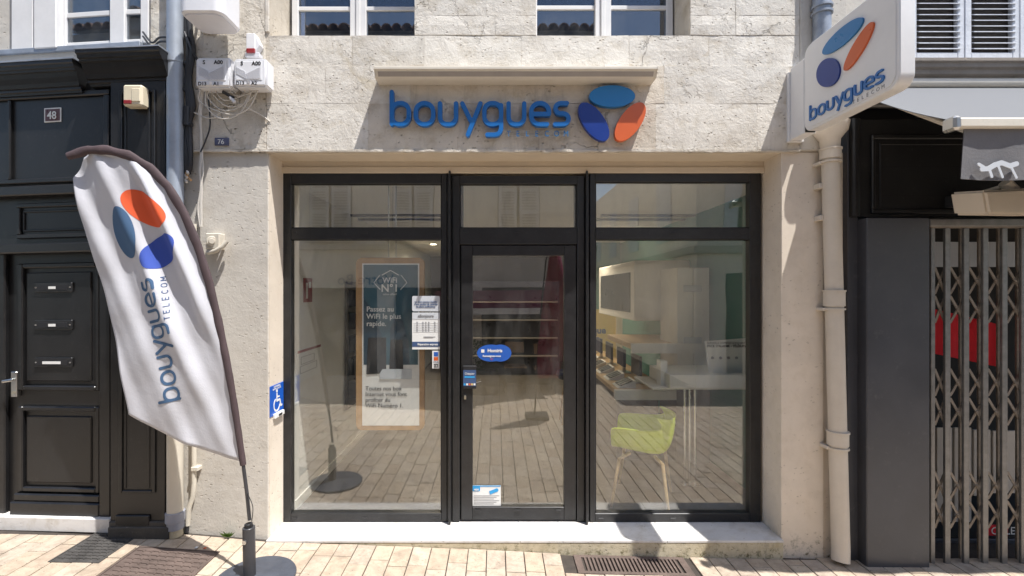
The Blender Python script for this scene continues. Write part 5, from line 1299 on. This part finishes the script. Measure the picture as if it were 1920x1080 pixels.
# ================================================================== ACROSS THE STREET (seen in the glass)
YO = -5.4
op = thing('opposite_house', 'cream rendered house across the street, mirrored in the shop glass', 'building', (-1, YO - .3, 0))
XO0, XO1, HO = -9.0, 2.0, 6.95
def ob(name, m, x0, x1, z0, z1, y0=YO - .4, y1=YO, bevel=0, par=None): return MB().box(x0, x1, y0, y1, z0, z1).build(name, m, par or op, bevel)
ob('wall', 'oppwall', XO0, XO1, 2.75, HO); ob('string_course', 'opptrim', XO0, XO1, 2.66, 2.76, YO - .3, YO + .09, .01); ob('string_course', 'opptrim', XO0, XO1, 4.62, 4.72, YO - .3, YO + .06, .01)
ob('cornice', 'opptrim', XO0, XO1, HO - .25, HO, YO - .3, YO + .14, .02)
for xw in (-6.6, -4.95, -3.3, -1.65, .45):
    for zb, h in ((2.9, 1.45), (4.85, 1.35)):
        ob('window', 'dark', xw - .42, xw + .42, zb, zb + h, YO - .02, YO + .012)
        for s_ in (-1, 1):
            o = ob('shutter', 'oldwhite', xw + s_ * .03 if s_ > 0 else xw - .40, xw + .40 if s_ > 0 else xw - .03, zb + .02, zb + h - .02, YO + .013, YO + .045)
            g = MB()
            for k in range(22):
                zz = zb + .12 + k * (h - .24) / 22
                if k in (7, 15): continue
                g.box(xw + s_ * .21 - .13, xw + s_ * .21 + .13, YO + .046, YO + .058, zz, zz + .022)
            g.build('louvres', 'grey', o)
        ob('window_surround', 'opptrim', xw - .52, xw + .52, zb - .09, zb - .005, YO - .02, YO + .07, .01)
# tiled eaves: a row of half-round tiles
for k in range(54):
    xx_ = XO0 + .12 + k * .204; n = 6; v = []; f = []
    for j in range(n + 1):
        a = math.pi * j / n
        for yy, dz in ((YO + .30, 0), (YO - 1.2, .5)):
            for r_ in (.10, .085): v.append((xx_ + r_ * math.cos(a), yy, HO + .02 + dz + r_ * math.sin(a)))
    for j in range(n):
        q = j * 4; f += [(q, q + 4, q + 6, q + 2), (q + 1, q + 3, q + 7, q + 5), (q, q + 1, q + 5, q + 4), (q + 2, q + 6, q + 7, q + 3)]
    MB().add(v, f).build('roof_tile', 'tile', op)
MB().add([(XO0, YO + .2, HO + .015), (XO1, YO + .2, HO + .015), (XO1, YO - 1.2, HO + .48), (XO0, YO - 1.2, HO + .48)], [(0, 1, 2, 3)]).build('roof_deck', 'opptrim', op)
# its ground floor shop
ob('shop_band', 'oppwall', XO0, XO1, 1.92, 2.66, YO - .4, YO + .02); ob('shop_front', 'dark', XO0, XO1, gz(-4) - .3, 2.22, YO - .45, YO - .15)
for x_ in (-6.0, -4.1, -2.2, -.45, 1.7): ob('shop_pier', 'oppwall', x_ - .17, x_ + .17, -.2, 2.25, YO - .4, YO + .01)
ob('shop_counter', 'dark', -1.9, 1.4, -.1, .9, YO - .16, YO - .08)
text('lettering', 'Votre Bo', (-2.6, YO + .022, 1.98), .30, 'navy', op, (R(90), 0, R(180)), 'CENTER', .004)
oa = thing('cafe_awning', 'white edged awning over the dark shop across the street', 'awning', (.2, YO + .3, 1.9))
MB().prism([(-1.2, YO + .021, 1.86), (-1.2, YO + .72, 1.52), (-1.2, YO + .72, 1.46), (-1.2, YO + .021, 1.80)], (0, 0, 0), (2.6, 0, 0)).build('canopy', 'maroon', oa); MB().box(-1.22, 1.42, YO + .715, YO + .755, 1.42, 1.53).build('front_edge', 'signwhite', oa)
pl = thing('planter_hedge', 'dark planter with clipped green hedge across the street', 'planter', (-.25, YO + .9, 0))
MB().box(-.65, .05, YO + .75, YO + 1.05, .0, .42).build('trough', 'dark', pl, .01)
hv = MB(); rh = random.Random(2)
for k in range(900):
    c = Vector((rh.uniform(-.66, .06), YO + rh.uniform(.73, 1.07), rh.uniform(.40, .95))); a = Vector((rh.uniform(-1, 1), rh.uniform(-1, 1), rh.uniform(-1, 1))).normalized(); b = a.orthogonal().normalized()
    hv.add([c - a * .025, c + b * .014, c + a * .025, c - b * .014], [(0, 1, 2, 3)])
hv.build('foliage', 'hedge', pl)
def cafe_chair(x_, y_):
    o = thing('cafe_chair', 'dark folding cafe chair across the street', 'chair', (x_, y_, gz(x_)), 'folding cafe chairs across the street'); z = gz(x_)
    MB().box(x_ - .2, x_ + .2, y_ - .2, y_ + .18, z + .44, z + .465).build('seat', 'wood', o); MB().box(x_ - .2, x_ + .2, y_ - .24, y_ - .215, z + .68, z + .88).build('backrest', 'wood', o)
    for sx_ in (-.19, .19):
        MB().tube([(x_ + sx_, y_ + .2, z), (x_ + sx_, y_ - .23, z + .9)], .012, 6).build('leg', 'ink', o); MB().tube([(x_ + sx_ * .9, y_ - .25, z), (x_ + sx_ * .9, y_ + .16, z + .45)], .012, 6).build('leg', 'ink', o)
for x_, y_ in ((.35, YO + .55), (.9, YO + .6), (1.5, YO + .5)): cafe_chair(x_, y_)
# plum flag standing in the street
mf = thing('plum_flag', 'plum feather flag on a square base across the street, mirrored in the door', 'flag', (.60, -3.0, gz(.60)))
MB().box(.44, .78, -3.2, -2.86, gz(.60) + .002, gz(.60) + .05).build('base', 'ink', mf, .01); MB().tube([(.58, -3.03, gz(.60) + .04), (.60, -3.03, .5), (.65, -3.03, 1.4), (.74, -3.03, 2.3), (.82, -3.03, 2.6)], .012, 8).build('pole', 'ink', mf)
v = []; f = []; n = 20
for j in range(n + 1):
    t = j / n; z = .55 + 2.0 * t; xl = .60 + .22 * t ** 1.5; wd_ = .38 * math.sin(math.pi * min(1, .25 + .75 * t)) ** .6 + .02
    for i in range(7): u = i / 6; v.append((xl + wd_ * u, -3.03 + .03 * math.sin(u * 7 + t * 4), z))
for j in range(n):
    for i in range(6): k = j * 7 + i; f.append((k, k + 1, k + 8, k + 7))
mc = MB().add(v, f).build('cloth', 'maroon', mf, smooth=True); mm_ = mc.modifiers.new('t', 'SOLIDIFY'); mm_.thickness = .002
# far side of the lane that opens opposite
o2 = thing('lane_house', 'pale house at the corner of the lane across the street', 'building', (5, YO - 3, 0))
MB().box(4.0, 9.0, YO - 12, YO, -.3, 5.4).build('wall', 'oppwall', o2); MB().box(3.92, 9.0, YO - 12, YO + .06, 2.6, 2.75).build('string_course', 'opptrim', o2)
for k in range(4): MB().box(3.97, 4.0, YO - 2.2 - k * 2.4, YO - 1.3 - k * 2.4, 3.0, 4.5).build('shutter', 'oldwhite', o2)
for x_ in (5.0, 6.9): MB().box(x_ - .45, x_ + .45, YO, YO + .03, 3.0, 4.4).build('shutter', 'oldwhite', o2)
MB().box(4.6, 8.6, YO, YO + .02, .2, 2.2).build('shop_front', 'dark', o2)
MB().box(1.6, 2.0, YO - 12, YO - .41, -.3, 6.6).build('lane_wall', 'oppwall', op); MB().box(1.6, 9, YO - 13, YO - 12.01, -.3, 4.6).build('end_wall', 'oppwall', o2)

# ------------------------------------------------------------------ lettering to meshes
bpy.context.view_layer.update(); dg = bpy.context.evaluated_depsgraph_get()
for o in TEXTS:
    me = bpy.data.meshes.new_from_object(o.evaluated_get(dg)); nm = o.name.split('.')[0]
    n_ = bpy.data.objects.new(nm, me); COL.objects.link(n_); n_.parent = o.parent; n_.matrix_parent_inverse = o.matrix_parent_inverse.copy()
    n_.location = o.location; n_.rotation_euler = o.rotation_euler; n_.scale = o.scale
for o in TEXTS: bpy.data.objects.remove(o)
